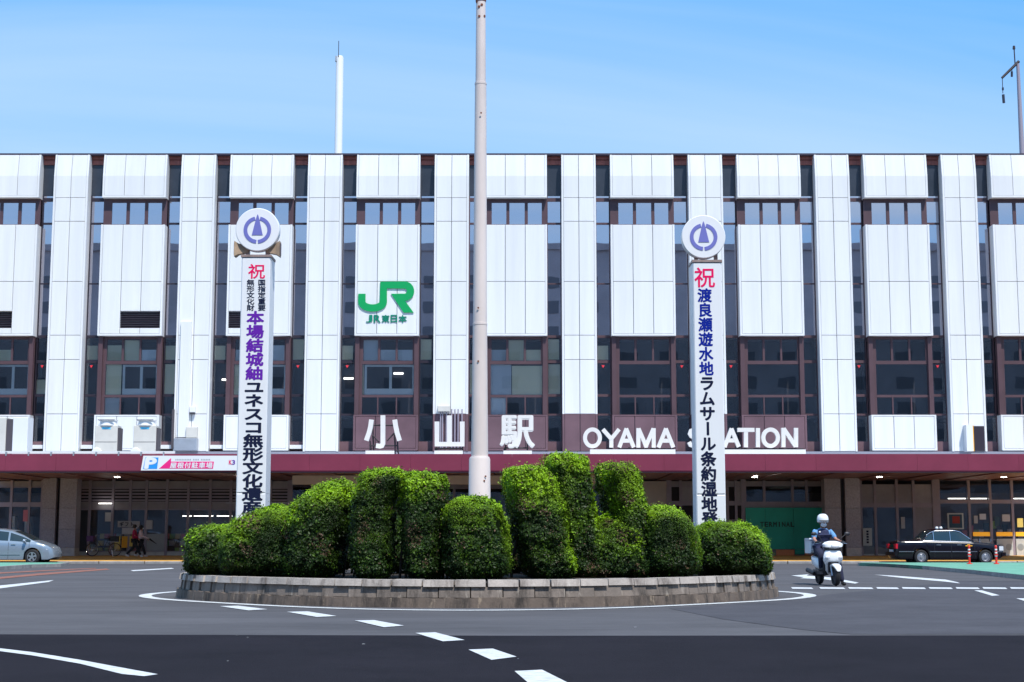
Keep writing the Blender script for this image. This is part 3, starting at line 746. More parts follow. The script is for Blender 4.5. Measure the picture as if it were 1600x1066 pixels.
acunit(169, 'beige air conditioner unit, the left one of the pair on the canopy roof'); acunit(229, 'beige air conditioner unit on the canopy roof nearest the white duct')
t = thing('outdoor_unit', 'wide grey-beige air conditioner unit at the left edge of the canopy roof', 'air conditioner', (XX(5, 680, YA), YA, zr), 0, 'air conditioner units on the canopy roof')
MB().box(-1.3, .25, -.4, .4, .05, AZ(654)-zr, ch=.02).build('casing', 'ac_body', t, fix=False); MB().box(.27, .55, -.38, .4, .05, AZ(656)-zr).build('side_door', 'ac_dark', t)
MB().box(.56, 1.25, -.4, .4, .05, AZ(653)-zr, ch=.02).build('casing', 'ac_white', t, fix=False); MB().box(-1.2, 1.15, -.3, .3, 0, .049).build('foot', 'metal_grey', t)
rl = thing('gutter_rail', 'pale metal gutter running along the left canopy edge under the units', 'gutter', (XX(-150, 705, YC), YC+.1, zc1))
L = XX(272, 705, YC)-XX(-150, 705, YC)
MB().box(0, L, 0, .14, .02, .13).build('gutter', 'ac_white', rl)
for i in range(12): MB().box(L*i/12+.5, L*i/12+.56, -.112, -.002, -.08, .10).build('bracket', 'metal_grey', rl)
# low white boxes
# ------------------------------------------------------------------ big standing letters
YL = 67.0
def LXZ(px, py): return XZ(px, py, YL)
def letters(name, label, strokes, bar, legs, group=None, wpx=6.1):
    cx_, z0 = LXZ((bar[0]+bar[1])/2, 709)
    t = thing(name, label, 'sign letters', (cx_, YL, zc1-.12), 0, group); loc = Vector((cx_, YL, zc1-.12)); wl = wpx*YL/FPX
    for nm, polys in strokes:
        mb = MB()
        for q, (pts, closed) in enumerate(polys):
            P_ = [LXZ(*p) for p in pts]; mb.stroke(P_, wl, YL-.14+q*.004, YL+.04, closed)
        o = mb.build(nm, 'letter_white', t); o.location = -loc
    x0, z1 = LXZ(bar[0], bar[2]); x1, z0 = LXZ(bar[1], bar[3])
    o = MB().box(x0, x1, YL-.25, YL-.02, z0, z1).build('base_bar', 'letter_white', t, fix=False); o.location = -loc
    mb = MB()
    for (a, b) in legs:
        (ax, az), (bx_, bz) = LXZ(*a), LXZ(*b); mb.tube((ax, YL+.10, az), (bx_, YL+.10, bz), .035, n=6)
        mb.tube((ax, YL+.10, az), (ax, YL+1.0, zc1-.1), .03, n=6)
    o = mb.build('support_frame', 'steel_dark', t); o.location = -loc
    return t
def c2(x, y): return (555+x/8.889, 635+y/8.889)
letters('station_letter', 'white standing character of three strokes on the canopy, left of the pole',
        [('stroke', [([c2(387, 128), c2(387, 520), c2(372, 548), c2(345, 556), c2(292, 548)], False)]), ('stroke', [([c2(229, 188), c2(215, 290), c2(195, 370), c2(157, 478)], False)]),
         ('stroke', [([c2(551, 188), c2(563, 270), c2(584, 370), c2(618, 478)], False)])], (c2(150, 0)[0], c2(545, 0)[0], 704.8, 710.6),
        [(c2(240, 262), c2(530, 262)), (c2(200, 545), c2(590, 545)), (c2(205, 480), c2(205, 640)), (c2(585, 480), c2(585, 640)), (c2(240, 400), c2(330, 500)), (c2(540, 370), c2(440, 480))], 'big letters on the canopy', 7.2)
letters('station_letter', 'white standing character shaped like a three-pronged fork, just left of the pole',
        [('stroke', [([c2(1137, 215), c2(1137, 528), c2(1487, 528), c2(1487, 215)], False), ([c2(1310, 130), c2(1310, 500)], False)])], (c2(1103, 0)[0], c2(1497, 0)[0], 704.8, 710.6),
        [(c2(1110, 585), c2(1500, 585)), (c2(1130, 560), c2(1130, 650)), (c2(1490, 560), c2(1490, 650))], 'big letters on the canopy', 7.4)
t = letters('station_letter', 'dense white standing character on the canopy between the pole and the Latin letters', [], (770+148/8.889, 770+543/8.889, 704.8, 710.6),
        [((788, 700), (826, 700)), ((790, 690), (790, 706)), ((824, 690), (824, 706))], 'big letters on the canopy')
xx_, zz_ = LXZ(770+340/8.889, 635+355/8.889); o = glyph('駅', xx_, zz_, 490/8.889*YL/FPX, 460/8.889*YL/FPX, YL+.04, .18, 'letter_white', 'stroke', t, bold=.03, fit=True); o.location = -t.location
def ell(cx_, cy_, rx, ry, n=36): return [(cx_+rx*math.cos(2*math.pi*i/n), cy_+ry*math.sin(2*math.pi*i/n)) for i in range(n)]
def c7(x, y): return (900+x/8.42, 640+y/8.42)
def c5(x, y): return (1060+x/8.0, 640+y/8.0)
def A_(f, ax, ay, lx, rx, by, bary): 
    k = (bary-ay)/(by-ay)
    return [([f(lx, by), f(ax+3, ay+2)], False), ([f(ax-3, ay+2), f(rx, by)], False), ([f(ax+(lx-ax)*k+15, bary), f(ax+(rx-ax)*k-15, bary)], False)]
letters('station_name', 'white standing Latin letters reading OYAMA on the canopy above a white bar',
        [('letter', [(ell(*c7(215, 375), 11.6, 13.1), True)]),
         ('letter', [([c7(352, 262), c7(466, 392)], False), ([c7(566, 262), c7(460, 392)], False), ([c7(463, 375), c7(463, 502)], False)]),
         ('letter', A_(c7, 660, 250, 567, 758, 500, 412)),
         ('letter', [([c7(818, 503), c7(818, 248)], False), ([c7(820, 252), c7(926, 498)], False), ([c7(1018, 252), c7(912, 498)], False), ([c7(1020, 248), c7(1020, 503)], False)]),
         ('letter', A_(c7, 1180, 250, 1082, 1278, 500, 412))], (921.5, 1054.5, 702.8, 711),
        [(c7(560, 520), c7(1290, 520)), (c7(700, 500), c7(700, 560)), (c7(1000, 500), c7(1000, 560)), (c7(240, 500), c7(240, 590))], 'big letters on the canopy')
sS = [c5(265, 300), c5(240, 265), c5(195, 252), c5(155, 268), c5(142, 305), c5(160, 335), c5(200, 355), c5(245, 375), c5(262, 410), c5(245, 448), c5(195, 460), c5(150, 445), c5(130, 408)]
letters('station_name', 'white standing Latin letters reading STATION on the canopy, partly behind the right sign tower',
        [('letter', [(sS, False)]), ('letter', [([c5(310, 258), c5(510, 258)], False), ([c5(410, 280), c5(410, 472)], False)]),
         ('letter', A_(c5, 660, 238, 572, 752, 470, 388)),
         ('letter', [([c5(735, 257), c5(945, 257)], False), ([c5(840, 276), c5(840, 474)], False)]),
         ('letter', [([c5(990, 234), c5(990, 472)], False)]), ('letter', [(ell(*c5(1148, 355), 11.4, 12.8), True)]),
         ('letter', [([c5(1308, 472), c5(1308, 232)], False), ([c5(1310, 240), c5(1464, 464)], False), ([c5(1466, 232), c5(1466, 472)], False)])], (1085, 1257.5, 703, 709.8),
        [(c5(560, 490), c5(1560, 490)), (c5(830, 480), c5(830, 540)), (c5(1270, 480), c5(1270, 540))], 'big letters on the canopy', 6.2)

# ------------------------------------------------------------------ green railway logo on the facade
def cj(x, y): 
    px, py = 550+x/12.545, 430+y/12.545; return FX(px), ZF(py)
lg = sub('railway_logo'); lg.location = (0, 0, 0)
def arc(cx_, cy_, rx, ry, a0, a1, n=9): return [(cx_+rx*math.cos(R(a0+(a1-a0)*i/n)), cy_+ry*math.sin(R(a0+(a1-a0)*i/n))) for i in range(n+1)]
pth = [(200, 370)]+arc(410, 530, 210, 118, 180, 0, 14)+[(622, 198)]+arc(1035, 318, 115, 120, -90, 90, 14)+[(900, 438)]
o = MB().stroke([cj(*p) for p in pth], 142/12.545*U, YF-.07, YF-.013).build('emblem', 'jr_green', lg); o.location = -st_loc
o = MB().prism_y([cj(*p) for p in ((770, 370), (1020, 738), (1215, 738), (1035, 495), (905, 400), (905, 370))], YF-.066, YF-.014).build('emblem', 'jr_green', lg); o.location = -st_loc
for ch, a, b in (('J', 285, 410), ('R', 435, 570), ('東', 590, 745), ('日', 765, 890), ('本', 920, 1082)):
    x0, z1 = cj(a, 782); x1, z0 = cj(b, 932)
    o = glyph(ch, (x0+x1)/2, (z0+z1)/2, x1-x0, z1-z0, YF-.013, .03, 'jr_green_dark', 'character', lg, bold=.025, fit=True); o.location = -st_loc

# ------------------------------------------------------------------ parking banner on the fascia
YB = YC-.08
def bXZ(x, y): return XZ(215+x/10, 700+y/10, YB)
pb = thing('parking_banner', 'white parking banner with blue P and pink band on the maroon canopy edge', 'banner', (bXZ(800, 240)[0], YB, bXZ(800, 240)[1]))
pl = pb.location.copy()
o = MB().prism_y([bXZ(*p) for p in ((50, 352), (1575, 352), (1600, 122), (90, 122))], YB, YB+.05).build('board', 'sign_white', pb); o.location = -pl
o = MB().prism_y([bXZ(*p) for p in ((85, 328), (305, 328), (328, 150), (122, 150))], YB-.006, YB-.002).build('p_square', 'p_blue', pb); o.location = -pl
xq, zq = bXZ(205, 240); o = glyph('P', xq, zq, .52, .50, YB-.007, .006, 'sign_white', 'letter', pb, bold=.05, fit=True, shear=.06); o.location = -pl
o = MB().prism_y([bXZ(*p) for p in ((335, 324), (1178, 326), (1193, 214), (522, 214), (524, 158))], YB-.006, YB-.002).build('pink_band', 'pink', pb); o.location = -pl
for i, ch in enumerate('屋根付駐車場'):
    xq, zq = bXZ(560+i*112, 272); o = glyph(ch, xq, zq, .30, .27, YB-.007, .006, 'sign_white', 'character', pb, bold=.02, shear=.03); o.location = -pl
for i in range(22):
    if i in (10, 15): continue
    xq, zq = bXZ(600+i*25, 182); o = MB().box(xq-.025, xq+.022, YB-.006, YB-.002, zq-.035, zq+.03).build('small_print', 'ink_grey', pb, fix=False); o.location = -pl
for ch, a, m_ in (('K', 1450, 'ink_red'), ('3', 1500, 'ink_purple')):
    xq, zq = bXZ(a, 225); o = glyph(ch, xq, zq, .13, .20, YB-.007, .006, m_, 'letter', pb, bold=.02, fit=True); o.location = -pl

# ------------------------------------------------------------------ round planter with stone wall
plr = thing('planter', 'round stone planter in the middle of the roundabout', 'planter', (CX, CY, 0))
def ringsolid(r0, r1, z0, z1, n, t0=0, t1=2*math.pi, closed=True, jit=0):
    v = []; f = []
    k = n if closed else n+1
    for i in range(k):
        t = t0+(t1-t0)*i/n; q = kf(t, .035) if closed else 1; c_, s_ = q*math.cos(t), q*math.sin(t); j1 = random.uniform(-jit, jit); j2 = random.uniform(-jit, jit)
        v += [(r0*c_, r0*s_, z0), ((r1+j1)*c_, (r1+j1)*s_, z0), ((r1+j1-.02)*c_, (r1+j1-.02)*s_, z1+j2), (r0*c_, r0*s_, z1)]
    for i in range(n):
        o = 4*i; q = 4*((i+1) % k)
        f += [(o, q, q+1, o+1), (o+1, q+1, q+2, o+2), (o+2, q+2, q+3, o+3), (o+3, q+3, q, o)]
    if not closed: f += [(0, 1, 2, 3), (4*n+3, 4*n+2, 4*n+1, 4*n)]
    return MB().add(v, f)
ringsolid(5.5, 5.86, -.02, .155, 300, jit=.012).build('base_ring', 'base_concrete', plr)
NS = 70; dt = 2*math.pi/NS
cap = ringsolid(5.48, 5.80, .332, .438, 3, .0028, dt-.0028, False).build('cap_stone', 'cap_stone', plr)
wal = ringsolid(5.52, 5.775, .158, .326, 3, .0016, dt-.0016, False).build('wall_stone', 'wall_stone', plr)
for i in range(1, NS):
    c = copyobj(cap, plr); c.rotation_euler = (0, 0, dt*i+random.uniform(-.001, .001)); c.location = (0, 0, random.uniform(-.008, .006)); s_ = kf(dt*(i+.5), .035)+random.uniform(-.0006, .0008); c.scale = (s_, s_, 1)
    c = copyobj(wal, plr); c.rotation_euler = (0, 0, dt*(i+.5)); s_ = kf(dt*(i+1), .035)+random.uniform(-.0004, .0004); c.scale = (s_, s_, 1)
ringsolid(5.3, 5.72, .15, .345, 96).build('mortar_bed', 'soil', plr)
MB().lathe([(5.2, .1), (5.3, .37), (4, .42), (.01, .45)], n=64).build('soil', 'soil', plr)

# ------------------------------------------------------------------ central pole
YP = 30.4
def pole_r(wpx): return wpx*YP/FPX/2
xP = XX(750, 500, YP)
pt = thing('steel_pole', 'tall pale pink steel pole with rusty top rising from the middle of the hedges', 'pole', (xP, YP, .4))
zs_ = lambda py: ZZ(py, YP)-.4
MB().lathe([(pole_r(36), 0), (pole_r(33), zs_(718)), (pole_r(30), zs_(714)), (.02, zs_(713.9))], n=28).build('base_sleeve', 'pole_paint', pt, 'auto')
MB().lathe([(pole_r(26.5), zs_(714)), (pole_r(22.5), zs_(506))], n=28).build('lower_tube', 'pole_paint', pt, 'auto')
MB().lathe([(pole_r(22.0), zs_(505.8)), (pole_r(18.5), zs_(131))], n=28).build('middle_tube', 'pole_paint', pt, 'auto')
MB().lathe([(pole_r(16.8), zs_(130.8)), (pole_r(15.6), zs_(2))], n=28).build('upper_tube', 'pole_paint', pt, 'auto')
for py_, w_ in ((506.5, 23.4), (131, 19.3)): MB().lathe([(pole_r(w_), zs_(py_+1.8)), (pole_r(w_), zs_(py_-1.2))], n=28).build('joint_band', 'pole_paint' if py_ > 300 else 'pole_paint', pt, 'auto')
MB().lathe([(pole_r(17), zs_(3)), (pole_r(17.4), zs_(.5)), (.01, zs_(0))], n=24).build('top_rim', 'rust', pt, 'auto')
for (dx, py_) in ((-.35, 13), (.2, 10), (-.3, 28), (.75, 27), (-.8, 5)):
    z = zs_(py_); a_ = math.asin(dx); MB().lathe([(.028, -.008), (.028, .0)], axis='y', n=8).build('rust_spot', 'rust', pt).matrix_local = Matrix.Translation((pole_r(16)*math.sin(a_), -pole_r(16)*math.cos(a_), z)) @ Matrix.Rotation(a_, 4, 'Z')
for (px_, py_) in ((747.5, 483), (747.5, 566), (752, 180), (759, 745), (757, 752)):
    x = XX(px_, py_, YP)-xP; MB().lathe([(.02, -.006), (.02, .0)], axis='y', n=8).build('rust_spot', 'rust', pt).location = (x, -pole_r(27 if py_ < 700 else 33)*.93, zs_(py_))

# ------------------------------------------------------------------ two sign towers
def tower(xl_top, px_c, y_top, dyc, label, cols, speakers):
    YT = 30.1; hw = .29
    xc = XX(px_c, 600, YT); z0 = .40; z1 = ZZ(y_top, YT)
    t = thing('sign_tower', label, 'sign tower', (xc, YT, z0), 0, 'sign towers')
    loc = Vector((xc, YT, z0))
    def put(o): o.location = o.location-loc; return o
    sh = .0
    for i, (a, b) in enumerate(((z0, z0+(z1-z0)*.25), (z0+(z1-z0)*.25+.004, z1))):
        put(MB().box(xc-hw, xc+hw, YT-hw, YT+hw, a, b, ch=.02).build('tower_panel', 'sign_white', t, fix=False))
    put(MB().box(xc-hw-.015, xc+hw+.015, YT-hw-.015, YT+hw+.015, z1+.002, z1+.05).build('top_plate', 'sign_frame', t))
    xd, zd = XZ(dyc[0], dyc[1], YT-.12); rd = dyc[2]*YT/FPX
    for s_ in (-1, 1): put(MB().box(xc+s_*.2-.035, xc+s_*.2+.035, YT-.16, YT-.07, z1+.05, zd-rd*.6).build('bracket', 'sign_frame', t))
    put(MB().lathe([(rd-.012, YT-.26), (rd, YT-.25), (rd, YT-.08), (rd-.01, YT-.07)], axis='y', c=(xd, 0, zd), n=64).build('disc', 'sign_white', t, 'auto'))
    yr = YT-.262
    em = MB()
    ro, ri = rd*.63, rd*.46; mr_ = (ro+ri)/2
    for a0, a1 in ((-86, 78), (102, 266)):
        em.stroke([(xd+mr_*math.cos(R(a0+(a1-a0)*i/30)), zd-rd*.02+mr_*math.sin(R(a0+(a1-a0)*i/30))) for i in range(31)], ro-ri, yr-.006, yr-.001)
    put(em.build('emblem', 'emblem_blue', t))
    put(MB().prism_y([(xd-.25*rd, zd-.26*rd), (xd+.25*rd, zd-.26*rd), (xd+.06*rd, zd+.56*rd), (xd+.012*rd, zd+.70*rd), (xd-.012*rd, zd+.70*rd), (xd-.06*rd, zd+.56*rd)], yr-.006, yr-.001).build('emblem', 'emblem_blue', t))
    if speakers:
        for s_ in (-1, 1):
            sx = xc+s_*.30; sz = z1+.19
            mb = MB(); a = [(sx-s_*.12, .07), (sx+s_*.08, .11), (sx+s_*.16, .16)]
            v = []
            for (x, h) in a:
                v += [(x, YT-.12-h*.7, sz-h), (x, YT-.12+h*.7, sz-h), (x, YT-.12+h*.7, sz+h), (x, YT-.12-h*.7, sz+h)]
            f = [(0, 1, 2, 3), (8, 9, 10, 11)]+[(4*i+q, 4*i+(q+1) % 4, 4*i+4+(q+1) % 4, 4*i+4+q) for i in range(2) for q in range(4)]
            sp_ = put(mb.add(v, f).build('loudspeaker', 'horn_tan', t))
            put(MB().box(sx+s_*.162, sx+s_*.17, YT-.20, YT-.04, sz-.12, sz+.12).build('horn_mouth', 'brown_frame', t))
    # lettering
    yf = YT-hw-.001
    for (ch, cpx, cpy, wpx, hpx, m_, rot_, bd) in cols:
        x, z = XZ(cpx, cpy, yf); k = yf/FPX
        o = glyph(ch, x, z, wpx*k, hpx*k, yf, .004, m_, 'character', t, bold=bd, rot=rot_); o.location = -loc
    return t
cl = [('祝', 401, 424, 28, 25, 'ink_red', 0, .012)]
for i, ch in enumerate('国指定重要'): cl.append((ch, 409, 441.5+i*9.9, 12.5, 10.2, 'ink_navy', 0, .02))
for i, ch in enumerate('無形文化財'): cl.append((ch, 391.5, 441.5+i*9.9, 12.5, 10.2, 'ink_navy', 0, .02))
for i, ch in enumerate('本場結城紬'): cl.append((ch, 399-i*.4, 496.5+i*21.7, 28, 22, 'ink_purple', 0, .035))
for i, ch in enumerate('ユネスコ無形文化遺産'): cl.append((ch, 397-i*.35, 605+i*20.9, 32, 21.5, 'ink_navy', 0, .035))
tower(0, 399.5, 406, (404, 361, 34.5), 'sign tower with purple and black lettering and two tan loudspeakers under its round emblem', cl, True)
cl = [('祝', 1101, 433.5, 34, 34, 'ink_red', 0, .012)]
for i, ch in enumerate('渡良瀬遊水地'): cl.append((ch, 1101+i*.55, 461.5+i*22.9, 23, 23, 'ink_blue', 0, .03))
for i, ch in enumerate('ラムサール条約湿地登録'): cl.append((ch, 1104.5+i*.5, 599+i*23.6, 25, 24, 'ink_navy', 1 if ch == 'ー' else 0, .035))
tower(0, 1105, 414, (1098, 372, 34.5), 'sign tower with red, blue and black lettering and no loudspeakers, right of the hedges', cl, False)

# ------------------------------------------------------------------ clipped hedges
def seg_dist(P, poly):
    n = len(poly); d = np.full(len(P), 1e9); inside = np.zeros(len(P), bool)
    for i in range(n):
        a = poly[i]; b = poly[(i+1) % n]; ab = b-a; t = np.clip(((P-a)@ab)/(ab@ab), 0, 1)
        d = np.minimum(d, np.linalg.norm(P-(a+t[:, None]*ab), axis=1))
        c = ((a[1] > P[:, 1]) != (b[1] > P[:, 1])); 
        with np.errstate(divide='ignore', invalid='ignore'): xi = (b[0]-a[0])*(P[:, 1]-a[1])/(b[1]-a[1]+1e-12)+a[0]
        inside ^= (c & (P[:, 0] < xi))
    return d, inside
def smooth_poly(pts, it=2):
    for _ in range(it):
        q = []
        for i in range(len(pts)):
            a = np.array(pts[i]); b = np.array(pts[(i+1) % len(pts)]); q += [a*.75+b*.25, a*.25+b*.75]
        pts = q
    return np.array(pts)
def vnoise(P, sc, seed):
    r_ = np.random.default_rng(seed); g = np.zeros(len(P))
    for i in range(12):
        k = r_.normal(size=3); k = k/np.linalg.norm(k)*sc*(.8+.28*i); g += np.sin(P@k+r_.uniform(0, 6.28))/(1+.12*i)
    return g/2.4
def hedge(outline, Y, T, label, Rr=.28, fresh_lit=1.0, seed=0, dens=1.0, brown=.06, bare=.0, rz=0, ext=.55):
    base = .40
    poly = []
    for (px, py) in outline:
        x, z = XZ(px, py, Y-T*.6); poly.append((x, max(z, base+.0)))
    poly = smooth_poly(poly, 2)
    cx_ = poly[:, 0].mean()
    t = thing('clipped_hedge', label, 'hedge', (cx_, Y, base), R(rz), 'clipped hedges in the round planter')
    x0, z0 = poly.min(0); x1, z1 = poly.max(0)
    r_ = np.random.default_rng(seed+100)
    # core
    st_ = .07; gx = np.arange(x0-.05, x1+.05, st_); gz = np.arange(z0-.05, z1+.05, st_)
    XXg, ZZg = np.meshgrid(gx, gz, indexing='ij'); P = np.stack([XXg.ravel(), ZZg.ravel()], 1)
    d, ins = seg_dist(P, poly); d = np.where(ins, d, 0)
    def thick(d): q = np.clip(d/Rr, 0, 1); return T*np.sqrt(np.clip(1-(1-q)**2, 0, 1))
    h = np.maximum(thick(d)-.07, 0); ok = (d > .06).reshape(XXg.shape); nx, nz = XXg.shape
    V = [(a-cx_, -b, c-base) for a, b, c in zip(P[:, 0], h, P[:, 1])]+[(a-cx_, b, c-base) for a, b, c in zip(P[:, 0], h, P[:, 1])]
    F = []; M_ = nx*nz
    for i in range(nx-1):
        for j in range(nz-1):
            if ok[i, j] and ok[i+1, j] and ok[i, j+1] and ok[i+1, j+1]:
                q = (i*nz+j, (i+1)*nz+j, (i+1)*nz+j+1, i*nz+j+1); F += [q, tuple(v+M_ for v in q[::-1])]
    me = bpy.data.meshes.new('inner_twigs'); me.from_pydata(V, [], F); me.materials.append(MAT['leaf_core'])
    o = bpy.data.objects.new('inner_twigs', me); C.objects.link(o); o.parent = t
    # leaves
    area = len(F)/2*st_*st_
    want = int((area*2+ (x1-x0+z1-z0)*2*T*1.6)*6000*dens)
    pts = []; got = 0
    while got < want:
        Q = np.stack([r_.uniform(x0, x1, want*2), r_.uniform(z0, z1, want*2)], 1)
        d, ins = seg_dist(Q, poly); q = np.clip(d/Rr, 1e-3, 1)
        sl_ = T/Rr*(1-q)/np.sqrt(np.clip(1-(1-q)**2, 1e-4, 1)); wgt = np.minimum(np.sqrt(1+sl_**2), 7)/7
        keep = ins & (r_.uniform(size=len(Q)) < wgt); Q = Q[keep]; d = d[keep]
        pts.append(np.column_stack([Q, d])); got += len(Q)
    A = np.concatenate(pts)[:want]; Q = A[:, :2]; d = A[:, 2]
    e = .02; gxv = (seg_dist(Q+[e, 0], poly)[0]-seg_dist(Q-[e, 0], poly)[0])/(2*e); gzv = (seg_dist(Q+[0, e], poly)[0]-seg_dist(Q-[0, e], poly)[0])/(2*e)
    side = np.where(r_.uniform(size=want) < .68, -1, 1)
    q = np.clip(d/Rr, 0, 1); hh = thick(d); sl_ = np.minimum(T/Rr*(1-q)/np.sqrt(np.clip(1-(1-q)**2, 1e-4, 1)), 8)*(q < 1)
    Nn = np.stack([-gxv*sl_, side*1.0, -gzv*sl_], 1); Nn /= np.linalg.norm(Nn, axis=1)[:, None]
    pos = np.stack([Q[:, 0]-cx_, side*hh, Q[:, 1]-base], 1)
    bump = vnoise(pos, 5.5, seed)*.034+vnoise(pos, 15, seed+1)*.020+vnoise(pos, 31, seed+21)*.020
    pos = pos+Nn*(bump+np.abs(r_.normal(0, .022, want))-.025)[:, None]
    stray = r_.uniform(size=want) < .02; pos[stray] += Nn[stray]*r_.uniform(.02, .09, stray.sum())[:, None]
    if bare > 0:     # holes in the lower skirt
        hz = pos[:, 2]; hole = (vnoise(pos, 4, seed+5) > .35) & (hz < .75*bare); pos = pos[~hole]; Nn = Nn[~hole]; Q = Q[~hole]; d = d[~hole]
    n = len(pos)
    nr = Nn+r_.normal(0, .55, (n, 3)); nr[:, 2] += .25; nr /= np.linalg.norm(nr, axis=1)[:, None]
    a = np.cross(nr, r_.normal(size=(n, 3))); a /= np.linalg.norm(a, axis=1)[:, None]; b = np.cross(nr, a)
    ln = (r_.uniform(.013, .026, n)*(1+.35*vnoise(pos, 4, seed+9)))[:, None]; ln = np.clip(ln, .009, .05); wd = ln*r_.uniform(.42, .6, n)[:, None]
    V = np.empty((n, 4, 3)); V[:, 0] = pos-a*ln; V[:, 1] = pos+b*wd-nr*.004; V[:, 2] = pos+a*ln; V[:, 3] = pos-b*wd-nr*.004
    V = V.reshape(-1, 3)
    me = bpy.data.meshes.new('foliage'); me.vertices.add(4*n); me.vertices.foreach_set('co', V.ravel())
    me.loops.add(4*n); me.loops.foreach_set('vertex_index', np.arange(4*n)); me.polygons.add(n)
    me.polygons.foreach_set('loop_start', np.arange(0, 4*n, 4)); me.update(calc_edges=True)
    # colour: young growth plus painted sunlight at the top, older darker leaves below, some dry
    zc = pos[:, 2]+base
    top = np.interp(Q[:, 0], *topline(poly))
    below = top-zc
    f = np.clip(1-below/(ext+.45*ext*vnoise(pos, 3, seed+2)), 0, 1)*fresh_lit+.15*vnoise(pos, 6, seed+3)+r_.normal(0, .14, n)
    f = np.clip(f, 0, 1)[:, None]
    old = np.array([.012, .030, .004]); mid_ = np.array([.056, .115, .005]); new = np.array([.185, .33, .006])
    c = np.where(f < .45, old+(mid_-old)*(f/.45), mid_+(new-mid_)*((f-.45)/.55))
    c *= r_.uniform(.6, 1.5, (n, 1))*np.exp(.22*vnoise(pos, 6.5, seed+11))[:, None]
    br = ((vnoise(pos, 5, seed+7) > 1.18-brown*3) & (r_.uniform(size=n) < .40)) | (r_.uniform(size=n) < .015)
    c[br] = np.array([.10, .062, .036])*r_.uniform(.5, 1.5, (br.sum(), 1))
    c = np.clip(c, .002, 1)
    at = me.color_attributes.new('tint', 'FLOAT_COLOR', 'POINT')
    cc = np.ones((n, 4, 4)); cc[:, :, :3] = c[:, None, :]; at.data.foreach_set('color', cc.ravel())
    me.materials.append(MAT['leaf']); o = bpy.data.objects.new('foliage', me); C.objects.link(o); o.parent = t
    for i in range(4):
        x = (x0+(x1-x0)*(i+.5+random.uniform(-.2, .2))/4)-cx_; 
        MB().path([(x, random.uniform(-.3, .1)*T, -.02), (x+random.uniform(-.06, .06), -.1*T, .3), (x+random.uniform(-.12, .12), 0, .7)], .025, 6).build('stem', 'bark', t)
    return t
def topline(poly):
    xs = np.linspace(poly[:, 0].min(), poly[:, 0].max(), 60); ys = []
    for x in xs:
        best = -1
        for i in range(len(poly)):
            a = poly[i]; b = poly[(i+1) % len(poly)]
            if (a[0]-x)*(b[0]-x) <= 0 and abs(a[0]-b[0]) > 1e-9: best = max(best, a[1]+(b[1]-a[1])*(x-a[0])/(b[0]-a[0]))
        ys.append(best)
    ys[0] = ys[1]; ys[-1] = ys[-2]
    return xs, ys
BY = 912
hedge([(288, BY), (283, 880), (283, 845), (300, 824), (335, 817), (368, 826), (385, 860), (385, BY)], 28.3, .9, 'lowest rounded hedge at the left end of the planter', seed=1, fresh_lit=1.0, brown=.04)
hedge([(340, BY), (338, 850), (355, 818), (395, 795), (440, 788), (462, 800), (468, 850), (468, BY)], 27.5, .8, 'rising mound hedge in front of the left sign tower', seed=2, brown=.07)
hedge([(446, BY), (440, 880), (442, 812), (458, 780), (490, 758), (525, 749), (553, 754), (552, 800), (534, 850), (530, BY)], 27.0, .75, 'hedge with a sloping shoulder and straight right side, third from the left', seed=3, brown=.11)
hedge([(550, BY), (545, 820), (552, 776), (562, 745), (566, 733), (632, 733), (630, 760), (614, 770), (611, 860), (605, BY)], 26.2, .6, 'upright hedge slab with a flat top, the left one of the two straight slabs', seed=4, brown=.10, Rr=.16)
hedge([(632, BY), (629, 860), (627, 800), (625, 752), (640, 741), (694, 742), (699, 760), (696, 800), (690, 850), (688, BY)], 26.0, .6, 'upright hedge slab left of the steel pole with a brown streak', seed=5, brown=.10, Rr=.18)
hedge([(560, BY), (560, 812), (640, 800), (720, 806), (850, 806), (868, 820), (868, BY)], 28.9, .5, 'low filler hedge added in the second row, leaves darkened as shade in the gaps between the slabs', seed=13, fresh_lit=.2, brown=.05)  # added filler; dark leaf colour stands in for shade between the slabs
hedge([(400, BY), (400, 830), (470, 815), (560, 815), (560, BY)], 29.0, .4, 'low filler hedge added in the second row behind the left mounds, leaves darkened as shade', seed=14, fresh_lit=.2, brown=.05)  # second added filler, its leaf colour darkened as shade
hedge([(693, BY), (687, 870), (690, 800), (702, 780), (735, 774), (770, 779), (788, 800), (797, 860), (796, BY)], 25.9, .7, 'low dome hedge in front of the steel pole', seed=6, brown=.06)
hedge([(822, BY), (808, 860), (797, 800), (786, 745), (788, 728), (848, 728), (866, 760), (876, 800), (888, 850), (900, BY)], 26.4, .65, 'tall leaning hedge slab right of the steel pole', seed=7, ext=1.0, fresh_lit=1.2, brown=.05, Rr=.13, rz=9)  # wide bright band on the three leaning slabs paints their faces as sunlit
hedge([(886, BY), (880, 850), (872, 800), (856, 745), (848, 716), (862, 709), (908, 710), (917, 730), (922, 765), (928, 806), (944, 840), (948, BY)], 26.9, .6, 'tallest leaning hedge slab, rising over the maroon canopy edge', seed=8, ext=1.0, fresh_lit=1.2, brown=.09, Rr=.13, rz=7)
hedge([(968, BY), (964, 850), (955, 805), (946, 765), (936, 737), (944, 722), (975, 723), (990, 735), (1003, 775), (1009, 820), (1014, BY)], 27.0, .65, 'leaning hedge slab with a dark left flank, rightmost of the three leaning ones', seed=9, ext=1.0, fresh_lit=1.1, brown=.08, Rr=.13, rz=14)
hedge([(868, BY), (866, 880), (884, 845), (922, 808), (962, 804), (1003, 822), (1012, 868), (1010, BY)], 26.95, .6, 'low hedge bridging the feet of the two rightmost leaning slabs', seed=10, fresh_lit=1.0, brown=.13, Rr=.13, ext=.6)
